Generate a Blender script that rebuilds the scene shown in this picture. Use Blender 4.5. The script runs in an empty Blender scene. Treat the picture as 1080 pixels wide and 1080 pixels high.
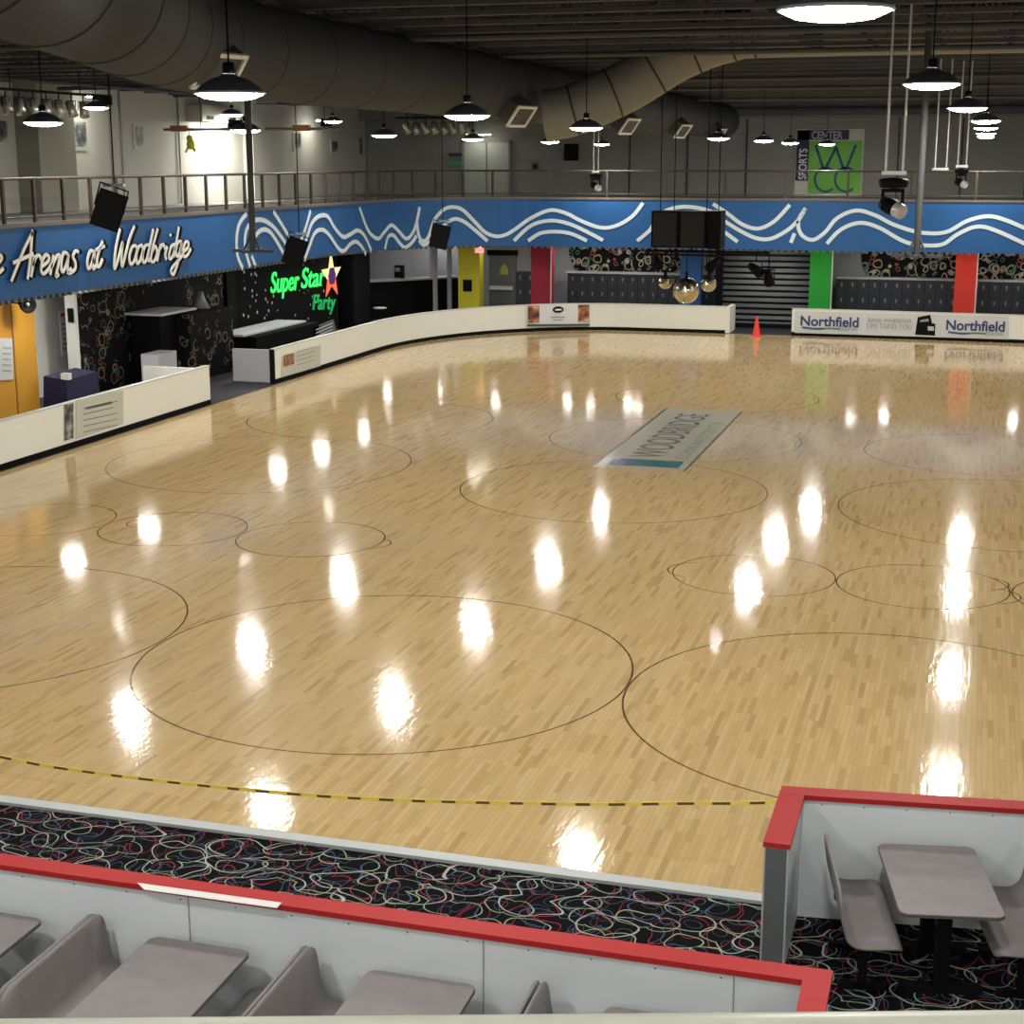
import bpy, math, random
from mathutils import Vector, Matrix
random.seed(7)
SC = bpy.context.scene
COL = SC.collection
PI = math.pi

# ------------------------------------------------------------------ camera
F = 1650.0
PITCH = math.atan(372 / F)
YAW = math.atan(500 / (F / math.cos(PITCH)))
EYE = Vector((0, 0, 6.0))
FW = Vector((-math.sin(YAW) * math.cos(PITCH), math.cos(YAW) * math.cos(PITCH), -math.sin(PITCH)))
RT = Vector((math.cos(YAW), math.sin(YAW), 0))
UP = RT.cross(FW)
cd = bpy.data.cameras.new('camera'); cam = bpy.data.objects.new('camera', cd); COL.objects.link(cam)
cd.sensor_width = 36; cd.sensor_fit = 'HORIZONTAL'; cd.lens = F / 1080 * 36
cd.clip_start = 0.05; cd.clip_end = 300
mw = Matrix((RT, UP, -FW)).transposed().to_4x4(); mw.translation = EYE
cam.matrix_world = mw
SC.camera = cam

# ------------------------------------------------------------------ world, exposure
w = bpy.data.worlds.new('world'); SC.world = w; w.use_nodes = True
w.node_tree.nodes['Background'].inputs[0].default_value = (.8, .85, 1, 1)
w.node_tree.nodes['Background'].inputs[1].default_value = 0.05
SC.view_settings.view_transform = 'Standard'; SC.view_settings.look = 'None'
SC.view_settings.gamma = 1; SC.view_settings.use_curve_mapping = False
SC.view_settings.exposure = 0.0
LAMP = 260.0      # radiance of a high bay lens
SOFFIT = 70.0
WALLWASH = 1.0

# ------------------------------------------------------------------ measuring helpers: a sight line met with a real plane
def ray(x, y): return FW + RT * ((x - 540) / F) + UP * ((540 - y) / F)
def onz(x, y, z=0.0):
    d = ray(x, y); return EYE + d * ((z - EYE.z) / d.z)
def ony(x, y, Y):
    d = ray(x, y); return EYE + d * (Y / d.y)
def onx(x, y, X):
    d = ray(x, y); return EYE + d * (X / d.x)

# ------------------------------------------------------------------ materials
MATS = {}
def nt(m): return m.node_tree.nodes, m.node_tree.links
def mat(name, col, rough=.5, metal=0, emit=0, spec=.5, bump=0, bscale=30, vary=0, vscale=3, coat=0, trans=0):
    if name in MATS: return MATS[name]
    m = bpy.data.materials.new(name); m.use_nodes = True; MATS[name] = m
    N, L = nt(m); b = N['Principled BSDF']
    b.inputs['Base Color'].default_value = (*col, 1); b.inputs['Roughness'].default_value = rough
    b.inputs['Metallic'].default_value = metal; b.inputs['Specular IOR Level'].default_value = spec
    b.inputs['Coat Weight'].default_value = coat
    b.inputs['Transmission Weight'].default_value = trans
    if emit:
        b.inputs['Emission Color'].default_value = (*col, 1); b.inputs['Emission Strength'].default_value = emit
    tc = N.new('ShaderNodeTexCoord')
    if vary:
        n = N.new('ShaderNodeTexNoise'); n.inputs['Scale'].default_value = vscale; n.inputs['Detail'].default_value = 5
        L.new(tc.outputs['Object'], n.inputs['Vector'])
        mx = N.new('ShaderNodeMix'); mx.data_type = 'RGBA'
        mx.inputs[6].default_value = (*[c * (1 - vary) for c in col], 1); mx.inputs[7].default_value = (*[min(1, c * (1 + vary)) for c in col], 1)
        L.new(n.outputs['Fac'], mx.inputs[0]); L.new(mx.outputs[2], b.inputs['Base Color'])
    if bump:
        n = N.new('ShaderNodeTexNoise'); n.inputs['Scale'].default_value = bscale; n.inputs['Detail'].default_value = 3
        L.new(tc.outputs['Object'], n.inputs['Vector'])
        bp = N.new('ShaderNodeBump'); bp.inputs['Strength'].default_value = bump; bp.inputs['Distance'].default_value = .01
        L.new(n.outputs['Fac'], bp.inputs['Height']); L.new(bp.outputs[0], b.inputs['Normal'])
    return m
def math_n(N, L, op, a, b=None, c=None):
    n = N.new('ShaderNodeMath'); n.operation = op
    for i, v in enumerate((a, b, c)):
        if v is None: continue
        if isinstance(v, (int, float)): n.inputs[i].default_value = v
        else: L.new(v, n.inputs[i])
    return n.outputs[0]
def mixc(N, L, fac, a, b):
    mx = N.new('ShaderNodeMix'); mx.data_type = 'RGBA'
    for i, v in ((0, fac), (6, a), (7, b)):
        if isinstance(v, (int, float)): mx.inputs[i].default_value = v
        elif isinstance(v, tuple): mx.inputs[i].default_value = (*v, 1)
        else: L.new(v, mx.inputs[i])
    return mx.outputs[2]

CIRCLES = [(-.70, 17.05, 2.92), (-6.66, 17.05, 3.02), (-12.65, 17.05, 2.93), (5.2, 17.05, 2.93),
           (-6.3, 27.95, 2.85), (.75, 27.95, 2.9), (-13.75, 28.5, 3.05), (-6.2, 33.6, 2.75), (.25, 33.6, 2.35), (-13.6, 34.2, 2.9),
           (-2.92, 22.5, 1.19), (-.5, 22.55, 1.21), (1.95, 22.55, 1.21), (-10.12, 22.72, 1.2), (-12.6, 22.72, 1.22), (-15.08, 22.72, 1.22),
           (-12.6, 45.5, 1.2), (-10.1, 45.5, 1.2), (-3, 45.5, 1.2), (-.5, 45.5, 1.2), (-6.3, 40.0, 2.6)]
ARCS = [(-3.75, 22.5, .45), (.45, 22.3, .4), (.35, 22.95, .35), (-9.1, 22.7, .35), (-13.2, 22.95, .35)]

def wood_floor():
    m = bpy.data.materials.new('maple_floor'); m.use_nodes = True; N, L = nt(m); b = N['Principled BSDF']
    tc = N.new('ShaderNodeTexCoord'); sx = N.new('ShaderNodeSeparateXYZ'); L.new(tc.outputs['Object'], sx.inputs[0])
    X, Y = sx.outputs[0], sx.outputs[1]
    cb = N.new('ShaderNodeCombineXYZ'); L.new(Y, cb.inputs[0]); L.new(X, cb.inputs[1])
    def brick(c1, c2, mort, bw, rh, msz):
        br = N.new('ShaderNodeTexBrick'); L.new(cb.outputs[0], br.inputs['Vector'])
        br.inputs['Color1'].default_value = (*c1, 1); br.inputs['Color2'].default_value = (*c2, 1); br.inputs['Mortar'].default_value = (*mort, 1)
        br.inputs['Scale'].default_value = 1; br.inputs['Brick Width'].default_value = bw; br.inputs['Row Height'].default_value = rh
        br.inputs['Mortar Size'].default_value = msz; br.offset = .37; br.offset_frequency = 3
        return br
    b1 = brick((.60, .44, .225), (.52, .37, .175), (.40, .27, .12), .9, .057, .002)
    # a few darker strips
    b2 = brick((0, 0, 0), (1, 1, 1), (0, 0, 0), .55, .057, 0.0)
    b2.inputs['Bias'].default_value = 0
    br2 = N.new('ShaderNodeMapRange'); br2.inputs[1].default_value = .74; br2.inputs[2].default_value = 1.0; L.new(b2.outputs['Color'], br2.inputs[0])
    c = mixc(N, L, math_n(N, L, 'MULTIPLY', br2.outputs[0], .55), b1.outputs['Color'], (.30, .185, .075))
    # grain and large wear patches
    mp = N.new('ShaderNodeMapping'); mp.inputs['Scale'].default_value = (14, 1.2, 1); L.new(tc.outputs['Object'], mp.inputs[0])
    g = N.new('ShaderNodeTexNoise'); g.inputs['Scale'].default_value = 1.5; g.inputs['Detail'].default_value = 6; L.new(mp.outputs[0], g.inputs['Vector'])
    c = mixc(N, L, math_n(N, L, 'MULTIPLY', g.outputs['Fac'], .35), c, (.50, .33, .13))
    wn = N.new('ShaderNodeTexNoise'); wn.inputs['Scale'].default_value = .16; wn.inputs['Detail'].default_value = 3; L.new(tc.outputs['Object'], wn.inputs['Vector'])
    wr = N.new('ShaderNodeMapRange'); wr.inputs[1].default_value = .5; wr.inputs[2].default_value = .75; L.new(wn.outputs['Fac'], wr.inputs[0])
    c = mixc(N, L, math_n(N, L, 'MULTIPLY', wr.outputs[0], .35), c, (.50, .42, .28))
    # painted lines
    tot = None
    for k, (cx, cy, r) in enumerate(CIRCLES + ARCS):
        dx = math_n(N, L, 'SUBTRACT', X, cx); dy = math_n(N, L, 'SUBTRACT', Y, cy)
        d = math_n(N, L, 'SQRT', math_n(N, L, 'MULTIPLY_ADD', dx, dx, math_n(N, L, 'MULTIPLY', dy, dy)))
        e = math_n(N, L, 'COMPARE', d, r, .0125 if k < 4 else .011)
        if k >= len(CIRCLES): e = math_n(N, L, 'MULTIPLY', e, math_n(N, L, 'GREATER_THAN', math_n(N, L, 'MULTIPLY', dx, -1 if k in (len(CIRCLES), len(CIRCLES)+4) else 1), .1))
        tot = e if tot is None else math_n(N, L, 'MAXIMUM', tot, e)
    c = mixc(N, L, math_n(N, L, 'MULTIPLY', tot, .85), c, (.06, .025, .015))
    L.new(c, b.inputs['Base Color'])
    b.inputs['IOR'].default_value = 1.5
    rr = N.new('ShaderNodeMapRange'); rr.inputs[3].default_value = .055; rr.inputs[4].default_value = .11
    L.new(wn.outputs['Fac'], rr.inputs[0]); L.new(rr.outputs[0], b.inputs['Roughness'])
    mp2 = N.new('ShaderNodeMapping'); mp2.inputs['Scale'].default_value = (15, 3.4, 1); L.new(tc.outputs['Object'], mp2.inputs[0])
    n2 = N.new('ShaderNodeTexNoise'); n2.inputs['Scale'].default_value = 1.0; n2.inputs['Detail'].default_value = 2; L.new(mp2.outputs[0], n2.inputs['Vector'])
    bp = N.new('ShaderNodeBump'); bp.inputs['Strength'].default_value = .14; bp.inputs['Distance'].default_value = .01
    L.new(n2.outputs['Fac'], bp.inputs['Height']); L.new(bp.outputs[0], b.inputs['Normal'])
    return m

def squiggle(name, base, layers, rough=.9, mask=None, dist=.35, flat=False):
    """Curling coloured loops printed on a dark ground."""
    m = bpy.data.materials.new(name); m.use_nodes = True; N, L = nt(m); b = N['Principled BSDF']
    tc = N.new('ShaderNodeTexCoord')
    nz = N.new('ShaderNodeTexNoise'); nz.inputs['Scale'].default_value = 2.2; nz.inputs['Detail'].default_value = 1; L.new(tc.outputs['Object'], nz.inputs['Vector'])
    va = N.new('ShaderNodeVectorMath'); va.operation = 'MULTIPLY_ADD'
    L.new(nz.outputs['Color'], va.inputs[0]); va.inputs[1].default_value = (dist, dist, dist); L.new(tc.outputs['Object'], va.inputs[2])
    out = base; colr = None
    for (scl, r, wd, colA, rot, off, st) in layers:
        mp = N.new('ShaderNodeMapping'); mp.inputs['Scale'].default_value = st; mp.inputs['Rotation'].default_value = rot; mp.inputs['Location'].default_value = off
        L.new(va.outputs[0], mp.inputs[0])
        v = N.new('ShaderNodeTexVoronoi'); v.inputs['Scale'].default_value = scl; v.inputs['Randomness'].default_value = .9
        if flat: v.voronoi_dimensions = '2D'
        L.new(mp.outputs[0], v.inputs['Vector'])
        e = math_n(N, L, 'COMPARE', v.outputs['Distance'], r, wd)
        cc = colA
        out = mixc(N, L, e, out if colr is None else colr, cc); colr = out
    if mask:
        mn = N.new('ShaderNodeTexNoise'); mn.inputs['Scale'].default_value = mask; L.new(tc.outputs['Object'], mn.inputs['Vector'])
        k = math_n(N, L, 'GREATER_THAN', mn.outputs['Fac'], .5)
        colr = mixc(N, L, k, base, colr)
    L.new(colr, b.inputs['Base Color']); b.inputs['Roughness'].default_value = rough
    b.inputs['Specular IOR Level'].default_value = .06
    return m

M_FLOOR = wood_floor()
M_CARPET = squiggle('patterned_carpet', (.004, .004, .005), [
    (4.2, .30, .012, (.08, .09, .14), (0, 0, .2), (9.1, 4.7, 0), (1.2, 1, 1)),
    (3.1, .36, .012, (.07, .10, .19), (0, 0, -.7), (7.3, 2.7, 0), (1, .8, 1)),
    (2.6, .40, .011, (.28, .025, .06), (0, 0, 1.2), (3.3, 1.7, 0), (1.5, .8, 1)),
    (2.7, .40, .014, (.28, .36, .22), (0, 0, .4), (0, 0, 0), (1, 1.25, 1)),
    (2.1, .43, .012, (.36, .38, .34), (0, 0, .9), (1.3, 5.7, 0), (.75, 1.2, 1))], dist=.30, flat=True)
M_MURAL = squiggle('black_mural', (.008, .008, .009), [
    (2.2, .33, .028, (.22, .19, .15), (0, 0, 0), (0, 0, 0), (1, 1, 1)),
    (3.0, .30, .03, (.20, .09, .05), (0, .3, 0), (3, 2, 1), (1, 1, 1)),
    (3.4, .22, .03, (.06, .16, .13), (0, 0, 0), (1, 4, 5), (1, 1, 1))], rough=.6, mask=.8, dist=.1)
M_MURAL2 = squiggle('far_mural', (.01, .01, .012), [
    (2.4, .36, .05, (.45, .38, .26), (0, 0, 0), (0, 0, 0), (1, 1, 1)),
    (2.9, .30, .05, (.35, .10, .08), (0, .3, 0), (3, 2, 1), (1, 1, 1)),
    (3.4, .26, .05, (.08, .22, .18), (0, 0, 0), (1, 4, 5), (1, 1, 1)),
    (2.1, .20, .04, (.55, .50, .40), (0, 0, 0), (6, 4, 5), (1, 1, 1))], rough=.6, mask=None, dist=.2)
def dotwall():
    m = bpy.data.materials.new('starry_black_wall'); m.use_nodes = True; N, L = nt(m); b = N['Principled BSDF']
    tc = N.new('ShaderNodeTexCoord'); v = N.new('ShaderNodeTexVoronoi'); v.inputs['Scale'].default_value = 3.2
    L.new(tc.outputs['Object'], v.inputs['Vector'])
    e = math_n(N, L, 'LESS_THAN', v.outputs['Distance'], .17)
    mn = N.new('ShaderNodeTexNoise'); mn.inputs['Scale'].default_value = 1.1; L.new(tc.outputs['Object'], mn.inputs['Vector'])
    e = math_n(N, L, 'MULTIPLY', e, math_n(N, L, 'GREATER_THAN', mn.outputs['Fac'], .47))
    L.new(mixc(N, L, e, (.004, .005, .005), (.45, .45, .42)), b.inputs['Base Color']); b.inputs['Roughness'].default_value = .7; b.inputs['Specular IOR Level'].default_value = .06
    return m
M_DOTS = dotwall()
def photo_mat(name, cols, scale):
    m = bpy.data.materials.new(name); m.use_nodes = True; N, L = nt(m); b = N['Principled BSDF']
    tc = N.new('ShaderNodeTexCoord'); n = N.new('ShaderNodeTexNoise'); n.inputs['Scale'].default_value = scale; n.inputs['Detail'].default_value = 3
    L.new(tc.outputs['Object'], n.inputs['Vector']); r = N.new('ShaderNodeValToRGB'); L.new(n.outputs['Fac'], r.inputs[0])
    el = r.color_ramp.elements
    while len(el) < len(cols): el.new(.5)
    for i, c in enumerate(cols):
        el[i].position = .32 + .36 * i / (len(cols) - 1); el[i].color = (*c, 1)
    L.new(r.outputs[0], b.inputs['Base Color']); b.inputs['Roughness'].default_value = .45
    return m
M_FOOD = photo_mat('food_photo', [(.02, .02, .015), (.25, .06, .03), (.55, .30, .15), (.75, .65, .5)], 3.2)
M_BW = photo_mat('monochrome_photo', [(.02, .02, .02), (.10, .11, .11), (.4, .42, .40)], 4.5)
M_BROWNPIC = photo_mat('brown_photo', [(.06, .02, .01), (.30, .12, .05), (.5, .3, .2)], 7)

WHITE = mat('white_paint', (.72, .72, .68), .6, vary=.03, vscale=.6)
BOARD = mat('white_board_plastic', (.82, .83, .76), .35, vary=.02)
BOARDG = mat('grey_white_board', (.72, .78, .82), .4, vary=.02)
BLACK = mat('black_paint', (.004, .004, .005), .6, spec=.08)
BLACKW = mat('black_wall_paint', (.006, .006, .007), .7, spec=.08)
DARK = mat('dark_metal', (.005, .005, .006), .6, spec=.1)
GREYW = mat('grey_wall_paint', (.33, .34, .37), .7, vary=.05)
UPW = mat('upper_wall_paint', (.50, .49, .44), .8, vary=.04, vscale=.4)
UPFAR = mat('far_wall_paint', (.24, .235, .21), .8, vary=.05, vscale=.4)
CEIL = mat('ceiling_deck_paint', (.03, .035, .05), .8, spec=.1, vary=.15, vscale=.7)
JOIST = mat('joist_paint', (.088, .095, .11), .8, spec=.12, vary=.2, vscale=1.3)
DUCT = mat('duct_sheet_metal', (.042, .047, .056), .7, spec=.15, metal=.0, vary=.08, vscale=1.2)
DUCT2 = mat('branch_duct_paint', (.20, .195, .18), .55, vary=.06, vscale=1.2)
BLUE = mat('blue_fascia_paint', (.008, .092, .29), .6, vary=.06, vscale=.5)
WAVE = mat('white_wave_paint', (.66, .78, .84), .5)
RAILM = mat('brown_rail_metal', (.06, .05, .037), .5, metal=.3)
REDCAP = mat('red_cap_plastic', (.40, .022, .022), .5, vary=.05, spec=.2)
LAM = mat('grey_laminate', (.215, .195, .20), .5, vary=.16, vscale=7, spec=.3)
LAMEDGE = mat('plywood_edge', (.10, .08, .07), .6)
STEEL = mat('grey_steel', (.35, .36, .37), .4, metal=.6)
TRUSSM = mat('silver_rod', (.6, .6, .56), .4, metal=.5)
CURB = mat('aluminium_threshold', (.46, .49, .49), .5, metal=.2)
LENS = mat('lamp_lens_glow', (1, .97, .90), .4, emit=LAMP)
SLENS = mat('soffit_lens_glow', (1, .97, .90), .4, emit=SOFFIT)
SHADE = mat('lamp_shade_acrylic', (.06, .07, .09), .5)
ORANGE = mat('orange_door_paint', (.55, .27, .02), .55, vary=.05)
YEL = mat('yellow_paint', (.62, .55, .015), .5)
CRIM = mat('crimson_paint', (.40, .008, .045), .5)
GRN = mat('green_paint', (.01, .42, .035), .5)
REDP = mat('red_paint', (.75, .035, .02), .5)
BLUP = mat('blue_paint', (.01, .09, .32), .5)
LOCK = mat('locker_steel', (.018, .022, .032), .45, vary=.1)
SHUT = mat('shutter_steel', (.085, .092, .10), .5, metal=.3)
NAVY = mat('navy_fabric', (.008, .008, .045), .8)
NAVYT = mat('navy_print', (.02, .05, .16), .5)
GREYT = mat('grey_print', (.30, .31, .32), .5)
PAPER = mat('white_print', (.74, .75, .76), .5)
BANW = mat('pale_banner', (.62, .64, .66), .5, vary=.03)
CONE = mat('orange_cone_plastic', (.85, .05, .02), .5)
MIRROR = mat('mirror_tiles', (.75, .72, .60), .12, metal=1, bump=.6, bscale=45)
NEON = mat('green_neon', (.03, .75, .12), .5, emit=1.1)
NEONY = mat('yellow_neon', (.95, .75, .35), .5, emit=.8)
NEONR = mat('red_neon', (.85, .12, .05), .5, emit=.8)
PURP = mat('purple_print', (.12, .03, .22), .5)
EXITR = mat('exit_sign_glow', (1, .12, .15), .5, emit=1.2)
TAPE = mat('caution_tape', (.95, .72, .14), .4)
GREENB = mat('banner_green', (.16, .46, .05), .6, vary=.3, vscale=1.5)
NAVB = mat('banner_navy', (.012, .014, .05), .6)
WBLUE = mat('banner_blue', (.005, .06, .16), .6)
FLOGO = mat('logo_teal', (.005, .10, .10), .25)
FLOGOB = mat('logo_navy', (.01, .015, .08), .25)
FPALE = mat('logo_pale_lacquer', (.42, .38, .26), .16)
FLINE = mat('floor_line_black', (.05, .025, .015), .3)

# ------------------------------------------------------------------ mesh builder
WLOC = {}
class MB:
    def __init__(s): s.v = []; s.f = []; s.sm = []
    def add(s, vs, fs, smooth=False):
        k = len(s.v); s.v += [Vector(p) for p in vs]
        for f in fs: s.f.append([i + k for i in f]); s.sm.append(smooth)
        return s
    def box(s, x0, x1, y0, y1, z0, z1):
        vs = [(x, y, z) for z in (z0, z1) for y in (y0, y1) for x in (x0, x1)]
        return s.add(vs, [(0, 2, 3, 1), (4, 5, 7, 6), (0, 1, 5, 4), (2, 6, 7, 3), (0, 4, 6, 2), (1, 3, 7, 5)])
    def obox(s, c, size, R):
        hx, hy, hz = [q / 2 for q in size]
        vs = [Vector(c) + R @ Vector((x, y, z)) for z in (-hz, hz) for y in (-hy, hy) for x in (-hx, hx)]
        return s.add(vs, [(0, 2, 3, 1), (4, 5, 7, 6), (0, 1, 5, 4), (2, 6, 7, 3), (0, 4, 6, 2), (1, 3, 7, 5)])
    def tube(s, pts, r, n=10, cap=True, smooth=True):
        pts = [Vector(p) for p in pts]; rs = r if isinstance(r, (list, tuple)) else [r] * len(pts)
        rings = []; prev = None
        for i, p in enumerate(pts):
            t = (pts[min(i + 1, len(pts) - 1)] - pts[max(i - 1, 0)]).normalized()
            if prev is None:
                a = Vector((0, 0, 1)) if abs(t.z) < .9 else Vector((1, 0, 0)); u = t.cross(a).normalized()
            else: u = (prev - t * prev.dot(t)).normalized()
            prev = u; v = t.cross(u)
            rings.append([p + (u * math.cos(2 * PI * k / n) + v * math.sin(2 * PI * k / n)) * rs[i] for k in range(n)])
        vs = [q for g in rings for q in g]; fs = []
        for i in range(len(pts) - 1):
            for k in range(n): fs.append((i * n + k, i * n + (k + 1) % n, (i + 1) * n + (k + 1) % n, (i + 1) * n + k))
        s.add(vs, fs, smooth)
        if cap:
            s.add(rings[0], [tuple(range(n))[::-1]]); s.add(rings[-1], [tuple(range(n))])
        return s
    def lathe(s, c, prof, n=24, axis=(0, 0, 1), smooth=True):
        ax = Vector(axis).normalized(); a = Vector((1, 0, 0)) if abs(ax.x) < .9 else Vector((0, 1, 0))
        u = ax.cross(a).normalized(); v = ax.cross(u); c = Vector(c)
        vs = []; fs = []
        for (r, h) in prof:
            for k in range(n): vs.append(c + ax * h + (u * math.cos(2 * PI * k / n) + v * math.sin(2 * PI * k / n)) * r)
        for i in range(len(prof) - 1):
            for k in range(n): fs.append((i * n + k, i * n + (k + 1) % n, (i + 1) * n + (k + 1) % n, (i + 1) * n + k))
        return s.add(vs, fs, smooth)
    def sphere(s, c, r, n=16, sz=1):
        prof = [(max(1e-4, r * math.sin(PI * i / n)), -r * sz * math.cos(PI * i / n)) for i in range(n + 1)]
        return s.lathe(c, prof, n * 2)
    def prism(s, poly, ext):
        e = Vector(ext); n = len(poly); P = [Vector(p) for p in poly]
        fs = [tuple(range(n))[::-1], tuple(range(n, 2 * n))]
        for i in range(n): fs.append((i, (i + 1) % n, n + (i + 1) % n, n + i))
        return s.add(P + [p + e for p in P], fs)
    def ribbon(s, pts, wid, nrm, th):
        """flat stroke of width wid lying on a surface whose outward normal is nrm(i) and thickness th"""
        P = [Vector(p) for p in pts]; n = len(P); vs = []
        for i, p in enumerate(P):
            t = (P[min(i + 1, n - 1)] - P[max(i - 1, 0)]).normalized()
            nn = nrm(i) if callable(nrm) else Vector(nrm); sd = nn.cross(t).normalized() * (wid / 2)
            vs += [p - sd, p + sd, p + sd + nn * th, p - sd + nn * th]
        fs = [(0, 1, 2, 3), (4 * n - 1, 4 * n - 2, 4 * n - 3, 4 * n - 4)]
        for i in range(n - 1):
            a = 4 * i; b = a + 4
            for k in range(4): fs.append((a + k, b + k, b + (k + 1) % 4, a + (k + 1) % 4))
        return s.add(vs, fs)
    def build(s, name, m, parent=None, origin=None):
        if parent is not None: o0 = WLOC[parent.name]
        elif origin is not None: o0 = Vector(origin)
        else:
            xs = [p.x for p in s.v]; ys = [p.y for p in s.v]
            o0 = Vector(((min(xs) + max(xs)) / 2, (min(ys) + max(ys)) / 2, min(p.z for p in s.v)))
        me = bpy.data.meshes.new(name); me.from_pydata([tuple(p - o0) for p in s.v], [], s.f)
        me.materials.append(m); me.polygons.foreach_set('use_smooth', s.sm); me.update()
        import bmesh
        bm = bmesh.new(); bm.from_mesh(me); bmesh.ops.recalc_face_normals(bm, faces=bm.faces); bm.to_mesh(me); bm.free()
        o = bpy.data.objects.new(name, me); COL.objects.link(o)
        if parent is not None: o.parent = parent
        else: o.location = o0
        WLOC[o.name] = o0.copy()
        return o
def B(): return MB()
def tag(o, label, cat, group=None, kind=None):
    o['label'] = label; o['category'] = cat
    if group: o['group'] = group
    if kind: o['kind'] = kind
    return o
def thing(name, label, cat, loc, group=None):
    o = bpy.data.objects.new(name, None); COL.objects.link(o); o.location = loc; o.empty_display_size = .1
    WLOC[o.name] = Vector(loc); return tag(o, label, cat, group)
def struct(name, b, m, parent=None):
    o = b.build(name, m, parent)
    if parent is None: o['kind'] = 'structure'
    return o
def dup(root, loc, label, rot=None):
    r = root.copy(); COL.objects.link(r); r.location = loc; WLOC[r.name] = Vector(loc)
    if rot is not None: r.rotation_euler[2] = rot
    r['label'] = label
    for ch in list(root.children):
        c = ch.copy(); COL.objects.link(c); c.parent = r
        for g in list(ch.children):
            d = g.copy(); COL.objects.link(d); d.parent = c
    return r
def text(name, s, size, m, parent, origin, ux, uy, sx=1.0, ext=.004, shear=0, bold=0, align='LEFT'):
    cu = bpy.data.curves.new(name, 'FONT'); cu.body = s; cu.size = size; cu.extrude = ext; cu.shear = shear; cu.offset = bold; cu.align_x = align
    o = bpy.data.objects.new(name, cu); COL.objects.link(o)
    dg = bpy.context.evaluated_depsgraph_get(); me = bpy.data.meshes.new_from_object(o.evaluated_get(dg))
    bpy.data.objects.remove(o); ux = Vector(ux).normalized(); uy = Vector(uy).normalized(); uz = ux.cross(uy)
    par = WLOC[parent.name] if parent is not None else Vector(origin)
    for v in me.vertices:
        p = v.co; v.co = Vector(origin) + ux * (p.x * sx) + uy * p.y + uz * p.z - par
    me.materials.clear(); me.materials.append(m)
    ob = bpy.data.objects.new(name, me); COL.objects.link(ob); ob.parent = parent
    if parent is None: ob.location = par
    WLOC[ob.name] = par.copy()
    return ob
def spline(P, k=5):
    P = [Vector(p) for p in P]; out = []
    for i in range(len(P) - 1):
        a = P[max(i - 1, 0)]; b = P[i]; c = P[i + 1]; d = P[min(i + 2, len(P) - 1)]
        for j in range(k):
            t = j / k
            out.append(.5 * (2 * b + (c - a) * t + (2 * a - 5 * b + 4 * c - d) * t * t + (3 * b - a - 3 * c + d) * t ** 3))
    return out + [P[-1]]
ORD = ['first', 'second', 'third', 'fourth', 'fifth', 'sixth', 'seventh', 'eighth', 'ninth', 'tenth', 'eleventh', 'twelfth', 'thirteenth', 'fourteenth']

# ================================================================== STRUCTURE
ZD = 4.6   # upper deck
struct('floor', B().box(-18.2, 9, 12.1, 55.1, -.05, 0), M_FLOOR).location  # maple rink floor
bpy.data.objects['floor'].data.transform(Matrix.Translation(WLOC['floor'])); bpy.data.objects['floor'].location = (0, 0, 0); WLOC['floor'] = Vector((0, 0, 0))
c = struct('floor_carpet', B().box(-26, 9, -4, 12.0, -.05, -.001), M_CARPET); c.name = 'floor_carpet'
FD = mat('dark_surround_floor', (.02, .02, .025), .6)
struct('floor_surround', B().box(-26, -18.2, 12.1, 66, -.05, -.001), FD)
struct('floor_surround', B().box(-18.2, 9, 55.1, 66, -.05, -.001), FD)
struct('floor_carpet', B().prism([(-1.2, 11.99, .002), (9, 11.99, .002), (9, 13.15, .002), (-1.1, 11.99, .002)][:3] + [(-1.2, 11.995, .002)], (0, 0, .004)), M_CARPET)
struct('trim_1', B().box(-18.2, -1.28, 11.98, 12.12, -.02, .03), CURB)
struct('wall_right', B().box(9, 9.2, -4, 66, 0, 9), WHITE)
struct('wall_back', B().box(-26, 9, -4.2, -4, 0, 9), UPW)
struct('wall_left', B().box(-25.2, -25, -4, 66, 3.3, 9), UPW)
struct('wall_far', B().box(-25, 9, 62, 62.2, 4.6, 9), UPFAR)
struct('ceiling', B().box(-25.2, 9.2, -4.2, 66, 8.9, 9), CEIL)
# pilasters, recess and bulkhead on the upper left wall
struct('trim_2', B().box(-25, -24.3, 37.6, 39.4, ZD, 8.9), mat('tan_pilaster', (.30, .29, .24), .8))
struct('trim_3', B().box(-25, -24.6, 51.3, 61.9, ZD, 8.9), UPW)
for i, y in enumerate((42.4, 43.0, 46.6)):
    b = B().tube([(-24.95, y, ZD), (-24.95, y, 8.8)], .03, 6); struct('trim_%d' % (4 + i), b, UPFAR)
struct('trim_7', B().box(-25, 9, 61.2, 61.95, 7.55, 8.2), mat('bulkhead_paint', (.20, .19, .165), .7))
struct('trim_8', B().tube([(-22, 60.6, 7.75), (9, 60.6, 7.75)], .16, 10), JOIST)
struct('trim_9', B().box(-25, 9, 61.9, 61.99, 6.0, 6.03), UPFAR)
for i, x in enumerate((-13.5, -11.2, -8.9, -3.2, -.9, 1.4)):
    struct('trim_%d' % (60 + i), B().box(x, x + .04, 61.93, 61.99, ZD, 7.5), CEIL)

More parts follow.
